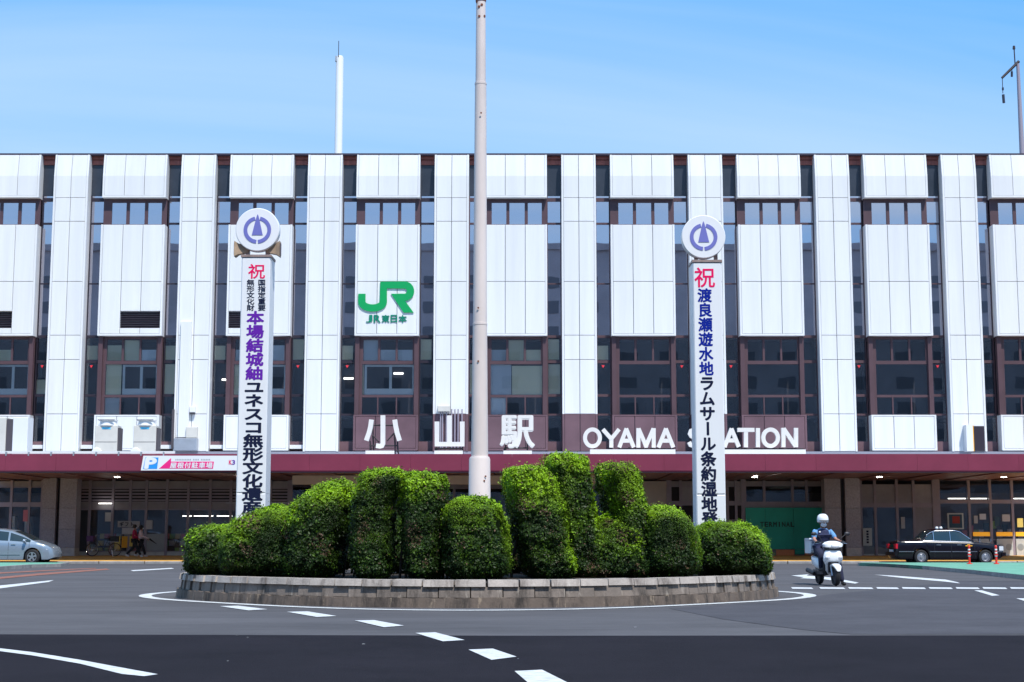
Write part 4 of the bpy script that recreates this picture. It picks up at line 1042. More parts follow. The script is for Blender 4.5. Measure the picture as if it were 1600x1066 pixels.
hedge([(1008, BY), (1000, 850), (1000, 800), (1012, 790), (1060, 793), (1085, 812), (1096, 850), (1092, BY)], 27.0, .75, 'dome hedge beside the right sign tower, thin and reddish near its foot', seed=11, fresh_lit=1.1, brown=.11)
hedge([(1094, BY), (1086, 870), (1090, 826), (1105, 817), (1150, 815), (1185, 826), (1206, 850), (1209, 880), (1204, BY)], 28.3, .9, 'low dark hedge at the right end of the planter', seed=12, fresh_lit=1.0, brown=.02)

# ------------------------------------------------------------------ far things
YCh = 250; x, z1 = XZ(531, 88, YCh); wch = 12.2*YCh/FPX/2
ch_ = thing('chimney_stack', 'slender white chimney standing far behind the station roof', 'chimney', (x, YCh, 0))
MB().lathe([(wch*1.12, 0), (wch, z1-.4), (wch*.8, z1), (.01, z1+.05)], n=28).build('shaft', 'chimney_white', ch_, 'auto')
MB().tube((-.15, -wch, z1-.3), (-.15, -wch, ZZ(66, YCh)), .06).build('lightning_rod', 'steel_dark', ch_)
MB().box(-wch*1.15, -wch*.7, -wch*.9, 0, ZZ(97, YCh), ZZ(89, YCh)).build('beacon', 'metal_grey', ch_)
YM = 118.5
mp_ = [XZ(1598, 245, YM), XZ(1591, 96, YM)]
cm = thing('catenary_mast', 'steel railway wire mast with a slanting arm above the roof at the right edge', 'mast', (mp_[0][0], YM, 0))
def m3(px, py): x, z = XZ(px, py, YM); return (x-mp_[0][0], 0, z)
MB().tube((.4, 0, 0), m3(1597, 240), .24, .2, 12).tube(m3(1597, 240), m3(1590.3, 100), .2, .13, 12).build('mast_tube', 'catenary', cm)
MB().tube(m3(1592, 96), m3(1565.5, 122), .12, .10, 8).build('arm', 'steel_dark', cm)
MB().tube(m3(1586, 100), m3(1584.5, 76), .05, .05, 8).tube(m3(1584.3, 77), m3(1584.3, 72), .12, .1, 8).build('top_rod', 'steel_dark', cm)
MB().tube(m3(1566, 122), m3(1567, 146), .03).build('hanger', 'steel_dark', cm)
MB().tube(m3(1567.5, 148), m3(1568.5, 161), .11).build('insulator', 'insulator', cm); MB().tube(m3(1567, 137), m3(1567, 141), .08).build('insulator', 'insulator', cm)
MB().tube(m3(1581, 112), m3(1581, 120), .09).build('insulator', 'insulator', cm); MB().tube(m3(1582, 104), m3(1581, 112), .03).build('hanger', 'steel_dark', cm)
# the long block across the square, behind the viewer: mirrored in the station glass
ob = thing('office_block', 'long plain block across the square, mirrored as a dark roofline in the station glass', 'building', (0, -68, 0))
HB = 43.9
MB().box(-110, 110, -8, 6, 0, HB-1).build('walls', 'city_wall', ob); MB().box(-110.3, 110.3, -8.3, 6.3, HB-1+.002, HB).build('parapet', 'city_wall', ob)
wb = MB().box(-1.3, 1.3, 6.002, 6.05, 0, 1.7).build('window', 'city_glass', ob, fix=False); wb.location = (-80, 0, 4)
for fl in range(10):
    for q in range(29):
        if fl == 0 and q == 0: continue
        c = copyobj(wb, ob); c.location = (-80+q*5.7, 0, 4+fl*3.7)
# ------------------------------------------------------------------ vehicles
def interp(xs, ys): return lambda x: float(np.interp(x, xs, ys))
def wheel(t, x, y, r, wd, side, rimm='alloy', spokes=5, cover=False):
    wo = bpy.data.objects.new('wheel', None); C.objects.link(wo); wo.parent = t; wo.location = (x, y, r); wo.empty_display_size = .2
    MB().lathe([(r*.62, -wd/2), (r*.9, -wd/2), (r, -wd/2+.03), (r, wd/2-.03), (r*.9, wd/2), (r*.62, wd/2)], axis='y', n=32, close=True).build('tyre', 'rubber', wo, 'auto')
    yo = side*(wd/2-.02)
    mb = MB().lathe([(r*.62, yo-.03), (r*.64, yo+side*.005), (r*.56, yo+side*.005), (r*.54, yo-.03)], axis='y', n=32, close=True)
    if cover: mb.lathe([(r*.55, yo-.01*side), (r*.40, yo+side*.012), (r*.34, yo-side*.012), (r*.22, yo-side*.012), (r*.17, yo+side*.03), (.001, yo+side*.032)], axis='y', n=32)
    else:
        for k in range(spokes):
            a = 2*math.pi*k/spokes+.3; c_, s_ = math.cos(a), math.sin(a)
            mb.prism_y([(c_*r*.12-s_*r*.10, s_*r*.12+c_*r*.10), (c_*r*.57-s_*r*.13, s_*r*.57+c_*r*.13), (c_*r*.57+s_*r*.13, s_*r*.57-c_*r*.13), (c_*r*.12+s_*r*.10, s_*r*.12-c_*r*.10)], yo-.02, yo+.002)
        mb.lathe([(r*.16, yo-.015), (r*.14, yo+side*.012), (.001, yo+side*.014)], axis='y', n=16)
    mb.build('rim', rimm, wo, 'auto')
    MB().lathe([(r*.55, -.01), (r*.55, .01)], axis='y', n=24).build('brake_disc', 'car_trim', wo)
    return wo
def car(t, L, W, belt, roof, bottom, plan, wheels, r, paint, cabin, zmid=.5, roofw=.76):
    """x: 0 = rear, L = front (faces +x). Near side is -y."""
    zb_, zr_, bt_, pl_ = interp(*belt), interp(*roof), interp(*bottom), interp(*plan)
    xs = list(np.linspace(0, L, 110)); ra = r+.055
    def ring(x):
        hw = W/2*pl_(x); zb = zb_(x); zr = max(zr_(x), zb+.012); bt = bt_(x)
        for wx in wheels:
            if abs(x-wx) < ra: bt = max(bt, r+math.sqrt(ra*ra-(x-wx)**2))
        h = zr-zb; k = min(1, h/.42); wr = hw*(.90+(roofw-.90)*k); cr_ = .03
        z3 = max(bt+.02, bt_(x)+(zb-bt_(x))*.45); z4 = max(z3+.01, zb-.10)
        p = [(0, bt), (hw*.86, bt), (hw*.985, bt+.012), (hw, z3), (hw*.985, z4), (hw*.945, zb-.015), (hw*.925, zb)]
        for q in (.33, .66): p.append((hw*.925+(wr-hw*.925)*q**1.1, zb+(h-.035)*q))
        p += [(wr, zr-.04*k-.004), (wr*.9, zr-.012*k), (wr*.6, zr+.012), (0, zr+cr_*.8)]
        return p
    rings = [ring(x) for x in xs]; K = len(rings[0]); V = []; F = []; mats = []
    full = [rg+[(-y, z) for y, z in rg[-2:0:-1]] for rg in rings]; M_ = len(full[0])
    for x, rg in zip(xs, full): V += [(x, y, z) for y, z in rg]
    for i in range(len(xs)-1):
        for q in range(M_):
            q2 = (q+1) % M_; F.append((i*M_+q, (i+1)*M_+q, (i+1)*M_+q2, i*M_+q2)); mats.append(1 if q in (0, M_-1) else 0)
    F += [tuple(range(M_))[::-1], tuple((len(xs)-1)*M_+i for i in range(M_))]; mats += [0, 0]
    me = bpy.data.meshes.new('body'); me.from_pydata(V, [], F); me.materials.append(MAT[paint]); me.materials.append(MAT['car_trim'])
    me.polygons.foreach_set('material_index', mats)
    b = bmesh.new(); b.from_mesh(me); bmesh.ops.recalc_face_normals(b, faces=b.faces); b.to_mesh(me); b.free()
    me.polygons.foreach_set('use_smooth', [True]*len(me.polygons)); me.set_sharp_from_angle(angle=R(40))
    o = bpy.data.objects.new('body', me); C.objects.link(o); o.parent = t
    MB().box(.35, L-.4, -W*.36, W*.36, .2, .5).build('underbody', 'car_trim', t)
    def side_pt(x, f, s, off):
        rg = ring(x); pts = rg[6:10]; u = f*3; i = min(2, int(u)); w_ = u-i; y = pts[i][0]*(1-w_)+pts[i+1][0]*w_; z = pts[i][1]*(1-w_)+pts[i+1][1]*w_
        return (x, s*(y+off), z)
    def side_window(x0, x1, nm='side_window', f0=.06, f1=.90, n=14, off=.006, m='car_glass'):
        for s in (-1, 1):
            V = []; F = []
            for i in range(n+1):
                x = x0+(x1-x0)*i/n
                for f in (f0, (f0+f1)/2, f1): V.append(side_pt(x, f, s, off))
            for i in range(n):
                for q in range(2): F.append((3*i+q, 3*i+3+q, 3*i+4+q, 3*i+1+q))
            MB().add(V, F).build(nm, m, t, True)
    def top_glass(x0, x1, nm):
        V = []; F = []; n = 10
        for i in range(n+1):
            x = x0+(x1-x0)*i/n; rg = ring(x)
            pts = [rg[9], rg[10], rg[11], rg[12], (-rg[11][0], rg[11][1]), (-rg[10][0], rg[10][1]), (-rg[9][0], rg[9][1])]
            for (y, z) in pts: V.append((x, y*.95, z+.008))
        for i in range(n):
            for q in range(6): F.append((7*i+q, 7*i+7+q, 7*i+8+q, 7*i+1+q))
        MB().add(V, F).build(nm, 'car_glass', t, True)
    return side_window, top_glass, side_pt, ring
# silver hatchback, left edge
xc_, yc_ = (92-800)/FPX*66-4.45+.50, 66-1.0
sv = thing('parked_car', 'silver-blue rounded hatchback cut off by the left edge of the picture', 'car', (xc_, yc_, 0), 0)
sw, tg, spt, rg_ = car(sv, 4.45, 1.72, ([0, .1, .5, 1.2, 2.4, 3.2, 3.7, 4.1, 4.3, 4.4, 4.45], [.75, .98, 1.06, 1.02, .97, .93, .91, .80, .68, .56, .50]),
                 ([0, .1, .35, .9, 1.6, 2.1, 2.6, 3.1, 3.6, 4.1, 4.3, 4.45], [.77, 1.05, 1.22, 1.40, 1.49, 1.49, 1.43, 1.24, .98, .81, .69, .52]),
                 ([0, .2, 4.2, 4.45], [.34, .19, .19, .3]), ([0, .1, .5, 1.2, 3.3, 4.0, 4.25, 4.38, 4.45], [.80, .90, .97, 1, 1, .94, .82, .68, .5]), (.86, 3.56), .315, 'car_silver', None)
sw(.75, 1.55, 'side_window'); sw(1.62, 2.5); sw(2.58, 3.45, f0=.08, f1=.86)
tg(2.72, 3.55, 'windscreen'); tg(.25, .8, 'rear_window')
for s in (-1, 1):
    MB().box(1.0, 3.05, s*.868-.008, s*.868+.008, .40, .44).build('side_moulding', 'car_silver', sv)
    for x in (1.75, 2.75): MB().box(x-.09, x+.09, s*.855-.02, s*.855+.02, .82, .85).build('door_handle', 'car_silver', sv)
    MB().add([(3.80, s*.80, .80), (4.2, s*.66, .72), (4.33, s*.52, .62), (4.15, s*.75, .62)], [(0, 1, 2, 3)]).build('headlight', 'clear_lamp', sv)
    o = MB().lathe([(.001, -.11), (.07, -.09), (.085, 0), (.07, .09), (.001, .1)], axis='y', n=12).build('door_mirror', 'car_silver', sv, True); o.location = (3.25, s*.95, .98); o.scale = (.8, 1, 1)
    for wx in (.86, 3.56): wheel(sv, wx, s*.755, .315, .2, s, spokes=5)
for x in (1.58, 2.54, 3.42):
    V = [(x, -(.86+.003), .24), (x+.012, -(.86+.003), .24), (x+.012, -(.855), .93), (x, -(.855), .93)]
    MB().add(V, [(0, 1, 2, 3)]).build('door_gap', 'car_trim', sv)
# black taxi sedan
tx = thing('parked_taxi', 'black sedan taxi with chrome trim behind the red and white posts', 'taxi', (XX(1390, 860, 66)-.20, 66.0-1.15, 0), 0)
sw, tg, spt, rg_ = car(tx, 4.72, 1.70, ([0, .05, .2, 1.1, 2.2, 3.4, 4.1, 4.6, 4.72], [.72, .92, .97, .98, .95, .92, .86, .78, .70]),
                 ([0, .2, 1.0, 1.15, 1.5, 1.75, 2.6, 2.85, 3.35, 3.45, 4.1, 4.6, 4.72], [.74, .98, 1.0, 1.06, 1.38, 1.47, 1.48, 1.42, 1.02, .94, .88, .80, .72]),
                 ([0, .15, 4.5, 4.72], [.36, .22, .22, .34]), ([0, .08, .4, 1.2, 3.4, 4.3, 4.65, 4.72], [.88, .95, .98, 1, 1, .97, .88, .80]), (1.08, 3.9), .305, 'car_black', None, roofw=.79)
sw(1.30, 1.62, f0=.15, f1=.8); sw(1.68, 2.36); sw(2.42, 3.22, f1=.88)
tg(2.72, 3.32, 'windscreen'); tg(1.15, 1.62, 'rear_window')
for s in (-1, 1):
    mb = MB()
    top = [spt(x, .96, s, .012) for x in np.linspace(1.35, 3.28, 22)]; bot = [spt(x, .02, s, .012) for x in np.linspace(1.25, 3.30, 8)]
    mb.path(top, .016, 5); mb.path(bot, .013, 5); mb.path([spt(1.66, f, s, .012) for f in (.05, .5, .93)], .012, 5); mb.path([spt(2.39, f, s, .012) for f in (.05, .5, .93)], .010, 5)
    mb.build('window_chrome', 'chrome', tx)
    for a, b in ((.1, .75), (1.45, 2.38), (2.42, 3.52), (4.28, 4.62)): MB().box(a, b, s*.852-.012, s*.852+.012, .52, .55).build('side_moulding', 'chrome', tx)
    for x in (1.85, 2.75): MB().box(x-.1, x+.1, s*.85-.018, s*.85+.018, .80, .835).build('door_handle', 'chrome', tx)
    MB().box(-.015, .12, s*.62-.17*1, s*.62+.185, .66, .86).build('tail_lamp', 'red_lamp', tx)
    MB().box(4.52, 4.70, s*.6-.18, s*.6+.185, .58, .76).build('headlight', 'clear_lamp', tx)
    mb = MB().tube((4.15, s*.72, .88), (4.17, s*.76, .99), .014); mb.box(4.12, 4.17, s*.76-.09, s*.76+.09, .97, 1.08); mb.build('fender_mirror', 'chrome', tx)
    for wx in (1.08, 3.9): wheel(tx, wx, s*.745, .305, .18, s, 'alloy', cover=True)
MB().box(3.02, 3.32, -.862, -.856, .76, .80).build('door_sticker', 'yellow', tx); MB().box(3.10, 3.22, -.862, -.857, .815, .85).build('door_sticker', 'yellow', tx)
MB().box(-.03, .02, -.3, .3, .5, .62).build('rear_plate', 'clear_lamp', tx); MB().box(-.08, .06, -.8, .8, .36, .52).build('rear_bumper', 'car_black', tx); MB().box(4.62, 4.80, -.78, .78, .34, .50).build('front_bumper', 'car_black', tx)
mb = MB().lathe([(.001, 1.47), (.06, 1.48), (.075, 1.53), (.05, 1.58), (.001, 1.59)], c=(2.02, -.06, 0), n=12); mb.lathe([(.001, 1.47), (.06, 1.48), (.075, 1.53), (.05, 1.58), (.001, 1.59)], c=(2.2, -.06, 0), n=12); mb.build('roof_lamp', 'clear_lamp', tx, True)
for x in (1.66, 2.40, 3.42):
    MB().add([(x, -.853, .27), (x+.012, -.853, .27), (x+.012, -.845, .9), (x, -.845, .9)], [(0, 1, 2, 3)]).build('door_gap', 'car_trim', tx)

tx.scale = (.965, 1, 1)
# red and white posts
def post(px, label):
    x, y = G(px, 881.5, .125); t = thing('marker_post', label, 'marker post', (x, y, .125), 0, 'red and white marker posts')
    MB().lathe([(.11, 0), (.11, .03), (.04, .04), (.04, .62), (.05, .66), (.03, .70), (.001, .71)], n=14).build('post', 'post_red', t, 'auto')
    for z in (.28, .40, .52): MB().lathe([(.047, z), (.047, z+.05)], n=14).build('reflective_band', 'post_white', t, 'auto')
    MB().lathe([(.075, .33), (.075, .36)], n=14).build('collar', 'post_red', t, 'auto')
post(1515, 'red and white marker post in front of the taxi front door'); post(1557, 'red and white marker post in front of the taxi front wheel')

# bicycle
bk = thing('bicycle', 'dark city bicycle with front basket parked against the shop window', 'bicycle', (XX(160, 860, 76), 76.2, .197), 0)
for sx in (-.57, .57):
    wo = bpy.data.objects.new('wheel', None); C.objects.link(wo); wo.parent = bk; wo.location = (sx, 0, .33)
    MB().lathe([(.32, -.018), (.335, 0), (.32, .018), (.305, 0)], axis='y', n=28, close=True).build('tyre', 'rubber', wo)
    MB().lathe([(.30, -.012), (.305, 0), (.30, .012), (.288, 0)], axis='y', n=28, close=True).build('rim', 'chrome', wo)
    mb = MB()
    for k in range(10): a = math.pi*k/10; mb.tube((.29*math.cos(a), 0, .29*math.sin(a)), (-.29*math.cos(a), 0, -.29*math.sin(a)), .004, n=4)
    mb.build('spokes', 'chrome', wo)
MB().path([(-.57, 0, .33), (-.42, 0, .9), (-.02, 0, .35), (.2, 0, .8)], .02).path([(-.02, 0, .3), (.57, 0, .33), (.18, 0, .7)], .014).build('frame', 'bicycle_paint', bk)
MB().path([(-.42, 0, .88), (-.40, 0, 1.05), (-.28, -.28, 1.08)], .013).path([(-.40, 0, 1.05), (-.28, .28, 1.08)], .013).build('handlebar', 'chrome', bk)
MB().prism_x([(-.18, .74), (-.22, 1.02), (.22, 1.02), (.18, .74)], -.82, -.5).build('basket', 'basket', bk)
MB().box(.05, .33, -.09, .09, .84, .90).build('saddle', 'rubber', bk); MB().box(.35, .75, -.1, .1, .70, .73).build('carrier', 'chrome', bk); MB().box(.36, .72, -.16, .16, .735, 1.0).build('child_seat', 'scoot_dark', bk)
MB().tube((.45, -.1, .3), (.55, -.25, .0), .02).build('stand', 'post_white', bk)

# ------------------------------------------------------------------ people
def skin(nm, m, parent, J, E, root, sub_=2, loc=None):
    me = bpy.data.meshes.new(nm); names = list(J); idx = {k: i for i, k in enumerate(names)}
    me.from_pydata([J[k][0] for k in names], [(idx[a], idx[b]) for a, b in E], [])
    o = bpy.data.objects.new(nm, me); C.objects.link(o); md = o.modifiers.new('s', 'SKIN'); md.use_smooth_shade = True
    for k in names:
        r_ = J[k][1]; r_ = (r_, r_) if not isinstance(r_, tuple) else r_
        sv_ = me.skin_vertices[0].data[idx[k]]; sv_.radius = r_; sv_.use_root = (k == root)
    o.modifiers.new('u', 'SUBSURF').levels = sub_
    bpy.context.view_layer.update()
    nm_ = bpy.data.meshes.new_from_object(o.evaluated_get(bpy.context.evaluated_depsgraph_get())); nm_.materials.clear(); nm_.materials.append(MAT[m])
    nm_.polygons.foreach_set('use_smooth', [True]*len(nm_.polygons))
    bpy.data.objects.remove(o); o2 = bpy.data.objects.new(nm, nm_); C.objects.link(o2); o2.parent = parent
    return o2
def hand(parent, wrist, palm, fdir, thumb, m):
    wrist, palm, fdir, thumb = map(Vector, (wrist, palm, fdir, thumb)); side = fdir.cross(thumb).normalized() if fdir.cross(thumb).length > 1e-4 else Vector((1, 0, 0))
    across = thumb.normalized(); J = {'w': (tuple(wrist), .026), 'p': (tuple(palm), .036)}; E = [('w', 'p')]
    fd = fdir.normalized()
    for i, L in enumerate((.07, .08, .075, .06)):
        b = palm+across*(.027-.018*i); k1 = b+fd*L*.5+side*.006; k2 = b+fd*L*.8-side*(-.028)
        J[f'a{i}'] = (tuple(b+fd*.02), .0105); J[f'b{i}'] = (tuple(k1+fd*.02), .0095); J[f'c{i}'] = (tuple(k2+fd*.01), .008); E += [('p', f'a{i}'), (f'a{i}', f'b{i}'), (f'b{i}', f'c{i}')]
    J['t0'] = (tuple(palm+across*.04-fd*.01), .012); J['t1'] = (tuple(palm+across*.06+fd*.03+side*.01), .0095); E += [('p', 't0'), ('t0', 't1')]
    return skin('hand', m, parent, J, E, 'p', 1)
def face(t, hc, m='skin', look=(0, -1, 0), hairy=True):
    hc = Vector(hc); f = Vector(look); s = Vector((0, 0, 1)).cross(f)
    for q in (-1, 1):
        p = hc+f*.088+s*(.032*q)+Vector((0, 0, .01)); o = MB().lathe([(.001, -.011), (.011, 0), (.001, .011)], n=8).build('eye', 'hair', t, True); o.location = p
        p = hc+s*(.078*q)+Vector((0, 0, -.01)); o = MB().lathe([(.001, -.03), (.016, 0), (.001, .03)], n=8).build('ear', m, t, True); o.location = p
    o = MB().lathe([(.001, -.02), (.014, -.006), (.001, .03)], n=8).build('nose', m, t, True); o.location = hc+f*.10+Vector((0, 0, -.015))
    return s
# scooter and rider ------------------------------------------------------
fx_, fy_ = G(1306, 916); head_ = R(6)
sc = thing('scooter', 'white delivery-style scooter with a white rear box ridden towards the viewer', 'scooter', (fx_-.60*math.sin(head_), fy_+.62*math.cos(head_), 0), head_)
def swheel(y, nm='wheel'):
    wo = bpy.data.objects.new(nm, None); C.objects.link(wo); wo.parent = sc; wo.location = (0, y, .235)
    def lx(prof, m_, n_, close=True):
        v = MB().lathe(prof, axis='y', n=28, close=close); v.v = [(b, a, c) for a, b, c in v.v]; return v.build(n_, m_, wo, 'auto')
    lx([(.15, -.045), (.21, -.05), (.235, 0), (.21, .05), (.15, .045)], 'rubber', 'tyre'); lx([(.15, -.03), (.15, .03), (.03, .04), (.03, -.04)], 'scoot_dark', 'rim')
swheel(-.62); swheel(.60)
# body shells
def loft(nm, m_, secs, smooth=True):     # secs: list of (y, z, halfwidth, halfheight)
    v = []; n = 16
    for (y, z, hw, hh) in secs:
        for i in range(n):
            a = 2*math.pi*i/n; c_, s_ = math.cos(a), math.sin(a); v.append((hw*math.copysign(abs(c_)**.75, c_), y, z+hh*math.copysign(abs(s_)**.75, s_)))
    f = [tuple(range(n))[::-1], tuple((len(secs)-1)*n+i for i in range(n))]+[(k*n+i, k*n+(i+1) % n, k*n+n+(i+1) % n, k*n+n+i) for k in range(len(secs)-1) for i in range(n)]
    return MB().add(v, f).build(nm, m_, sc, 'auto')
def vloft(nm, m_, secs):                 # secs: (z, y, halfwidth, halfdepth)
    v = []; n = 16
    for (z, y, hw, hd) in secs:
        for i in range(n):
            a = 2*math.pi*i/n; c_, s_ = math.cos(a), math.sin(a); v.append((hw*math.copysign(abs(c_)**.6, c_), y+hd*math.copysign(abs(s_)**1.1, s_), z))
    f = [tuple(range(n))[::-1], tuple((len(secs)-1)*n+i for i in range(n))]+[(k*n+i, k*n+(i+1) % n, k*n+n+(i+1) % n, k*n+n+i) for k in range(len(secs)-1) for i in range(n)]
    return MB().add(v, f).build(nm, m_, sc, 'auto')
vloft('leg_shield', 'scoot_white', [(.27, -.26, .07, .03), (.36, -.31, .14, .05), (.48, -.38, .16, .06), (.58, -.44, .23, .09), (.66, -.46, .235, .09), (.78, -.45, .20, .08), (.85, -.44, .13, .05)])
vloft('headlight_cowl', 'scoot_white', [(.85, -.44, .13, .08), (.90, -.47, .23, .11), (.96, -.46, .25, .11), (1.01, -.43, .18, .08), (1.035, -.41, .08, .05)])
vloft('inner_shield', 'scoot_dark', [(.30, -.24, .20, .03), (.60, -.36, .19, .04), (.84, -.36, .14, .05)])
o = MB().lathe([(.001, -.03), (.07, -.02), (.09, 0), (.07, .02)], axis='y', n=16).build('headlight', 'clear_lamp', sc, True); o.location = (.02, -.575, .915); o.scale = (1.1, 1, .6)
for s_ in (-1, 1):
    o = MB().lathe([(.001, -.02), (.05, -.01), (.06, 0)], axis='y', n=12).build('turn_signal', 'yellow' if False else 'clear_lamp', sc, True); o.location = (s_*.15, -.535, .66); o.scale = (1, 1, .7)
loft('front_fender', 'scoot_white', [(-.86, .37, .05, .03), (-.80, .44, .085, .035), (-.66, .485, .095, .035), (-.52, .47, .09, .035), (-.45, .42, .06, .03)])
MB().tube((-.075, -.62, .235), (-.06, -.42, .60), .022).tube((.075, -.62, .235), (.06, -.42, .60), .022).build('fork', 'metal_grey', sc)
MB().path([(-.30, -.30, 1.0), (-.12, -.36, 1.0), (.12, -.36, 1.0), (.30, -.30, 1.0)], .014, 8).build('handlebar', 'scoot_dark', sc)
for s_ in (-1, 1):
    MB().tube((s_*.24, -.315, 1.0), (s_*.37, -.27, 1.0), .019).build('grip', 'rubber', sc)
    MB().path([(s_*.20, -.34, 1.01), (s_*.27, -.35, 1.12), (s_*.36, -.34, 1.19)], .008, 6).build('mirror_stalk', 'scoot_dark', sc)
    o = MB().lathe([(.001, -.02), (.05, -.018), (.058, 0), (.05, .015), (.001, .018)], axis='y', n=16).build('mirror', 'scoot_dark', sc, True); o.location = (s_*.40, -.33, 1.20); o.scale = (1.25, 1, .8)
    MB().tube((s_*.25, -.38, .99), (s_*.38, -.35, .97), .006).build('brake_lever', 'chrome', sc)
vloft('neck_panel', 'scoot_dark', [(.81, -.42, .17, .085), (.85, -.44, .205, .10), (.88, -.44, .205, .10)])
vloft('wheel_well', 'scoot_dark', [(.30, -.36, .09, .04), (.45, -.44, .12, .05), (.55, -.47, .13, .07)])
MB().box(-.19, .19, -.26, .18, .26, .32).build('floorboard', 'scoot_dark', sc)
loft('rear_body', 'scoot_white', [(.12, .45, .13, .10), (.3, .50, .19, .15), (.6, .56, .19, .13), (.85, .62, .12, .08)])
loft('engine_cover', 'scoot_dark', [(.18, .32, .14, .09), (.45, .30, .16, .10), (.72, .30, .14, .08)])
loft('seat', 'rubber', [(.06, .68, .10, .04), (.2, .71, .15, .05), (.5, .72, .16, .05), (.72, .73, .12, .04)])
MB().tube((-.17, .45, .26), (-.19, .92, .34), .05, .055, 12).build('exhaust', 'scoot_dark', sc)
MB().box(-.16, .16, .62, .95, .71, .735).build('rear_rack', 'scoot_dark', sc)
MB().box(-.21, .21, .64, 1.04, .74, 1.10, ch=.03).build('rear_box', 'scoot_white', sc); MB().box(-.218, .218, .632, 1.048, 1.04, 1.06).build('box_lid_rim', 'metal_grey', sc)
for i, ch in enumerate('小山'): glyph(ch, -.13, 1.0-.0-i*.09, .06, .06, .638, .004, 'ink_navy', 'character', sc)
MB().box(-.17, -.06, .634, .638, .85, .875).build('box_print', 'ink_grey', sc); MB().box(-.18, -.02, .634, .638, .80, .815).build('box_print', 'ink_grey', sc)
# rider
rd_ = thing('person', 'person in white helmet, white mask, light blue shirt and navy vest riding the scooter', 'person', tuple(sc.location), head_)
J = {'pel': ((0, .33, .84), (.11, .09)), 'bel': ((0, .31, .98), (.10, .08)), 'che': ((0, .29, 1.15), (.10, .07)), 'nek': ((0, .26, 1.34), .05), 'hd0': ((0, .235, 1.43), .075), 'hd1': ((0, .225, 1.53), .085)}
E = [('pel', 'bel'), ('bel', 'che'), ('che', 'nek'), ('nek', 'hd0'), ('hd0', 'hd1')]
legs = {-1: [((-.10, .28, .80), .085), ((-.17, -.10, .74), .062), ((-.15, -.02, .36), .042)], 1: [((.10, .28, .80), .085), ((.24, -.08, .60), .062), ((.305, -.17, .075), .042)]}
arms = {s: [((s*.185, .27, 1.26), .055), ((s*.265, .10, 1.07), .040), ((s*.30, -.22, 1.01), .028)] for s in (-1, 1)}
for s in (-1, 1):
    for nm, ch_l in (('l', legs[s]), ('a', arms[s])):
        pr = 'pel' if nm == 'l' else 'che'
        for i, (p, r_) in enumerate(ch_l): k = f'{nm}{s}{i}'; J[k] = (p, r_); E.append((pr, k)); pr = k
skin('body', 'skin', rd_, J, E, 'pel')
J2 = {'pel': ((0, .33, .90), (.145, .125)), 'bel': ((0, .31, 1.0), (.145, .12)), 'che': ((0, .285, 1.19), (.17, .115)), 'nek': ((0, .268, 1.335), .072)}
E2 = [('pel', 'bel'), ('bel', 'che'), ('che', 'nek')]
for s in (-1, 1):
    J2[f's{s}0'] = ((s*.19, .27, 1.255), .078); J2[f's{s}1'] = ((s*.262, .12, 1.085), .064); E2 += [('che', f's{s}0'), (f's{s}0', f's{s}1')]
skin('shirt', 'shirt_blue', rd_, J2, E2, 'bel')
skin('vest', 'vest_navy', rd_, {'a': ((0, .33, .90), (.175, .155)), 'b': ((0, .30, 1.05), (.175, .155)), 'c': ((0, .27, 1.17), (.165, .155)), 'd': ((-.0, .262, 1.285), (.16, .14)), 'e': ((0, .262, 1.325), (.11, .10))}, [('a', 'b'), ('b', 'c'), ('c', 'd'), ('d', 'e')], 'b')
MB().box(.04, .08, .128, .135, 1.14, 1.17).build('badge', 'post_white', rd_); MB().box(-.13, -.09, .135, .142, 1.235, 1.265).build('badge', 'post_white', rd_)
J3 = {'p': ((0, .34, .84), (.15, .125))}; E3 = []
for s in (-1, 1):
    pr = 'p'
    for i, (p, r_) in enumerate(legs[s]): k = f'{s}{i}'; J3[k] = (p, r_+.018); E3.append((pr, k)); pr = k
skin('trousers', 'trouser_navy', rd_, J3, E3, 'p')
for (x, y, z) in ((-.15, -.06, .325), (.31, -.20, .0)):
    skin('shoe', 'rubber', rd_, {'a': ((x, y+.05, z+.06), .05), 'b': ((x, y-.06, z+.045), .047), 'c': ((x, y-.15, z+.035), .036)}, [('a', 'b'), ('b', 'c')], 'a')
for s in (-1, 1): hand(rd_, (s*.30, -.22, 1.01), (s*.31, -.29, 1.02), (0, -1, -.35), (-s, 0, .1), 'glove')
face(rd_, (0, .225, 1.47))
hel = MB().lathe([(.135, -.05), (.142, 0), (.138, .06), (.115, .115), (.07, .148), (.001, .158)], n=24)
o = hel.build('helmet', 'scoot_white', rd_, True); o.location = (0, .235, 1.52); o.scale = (.95, 1.08, 1)
MB().prism_z([(-.11, 0), (-.08, -.10), (0, -.13), (.08, -.10), (.11, 0)], 0, .014).build('helmet_peak', 'scoot_dark', rd_).location = (0, .14, 1.505)
MB().lathe([(.012, -.006), (.012, 0)], axis='y', n=8).build('helmet_badge', 'yellow', rd_).location = (0, .098, 1.575)
o = MB().lathe([(.001, -.06), (.055, -.045), (.075, 0), (.055, .045), (.001, .055)], n=16).build('face_mask', 'mask', rd_, True); o.location = (0, .175, 1.415); o.scale = (1, .8, 1)
MB().path([(-.085, .20, 1.50), (-.06, .17, 1.36), (.06, .17, 1.36), (.085, .20, 1.50)], .007, 5).build('chin_strap', 'glove', rd_)

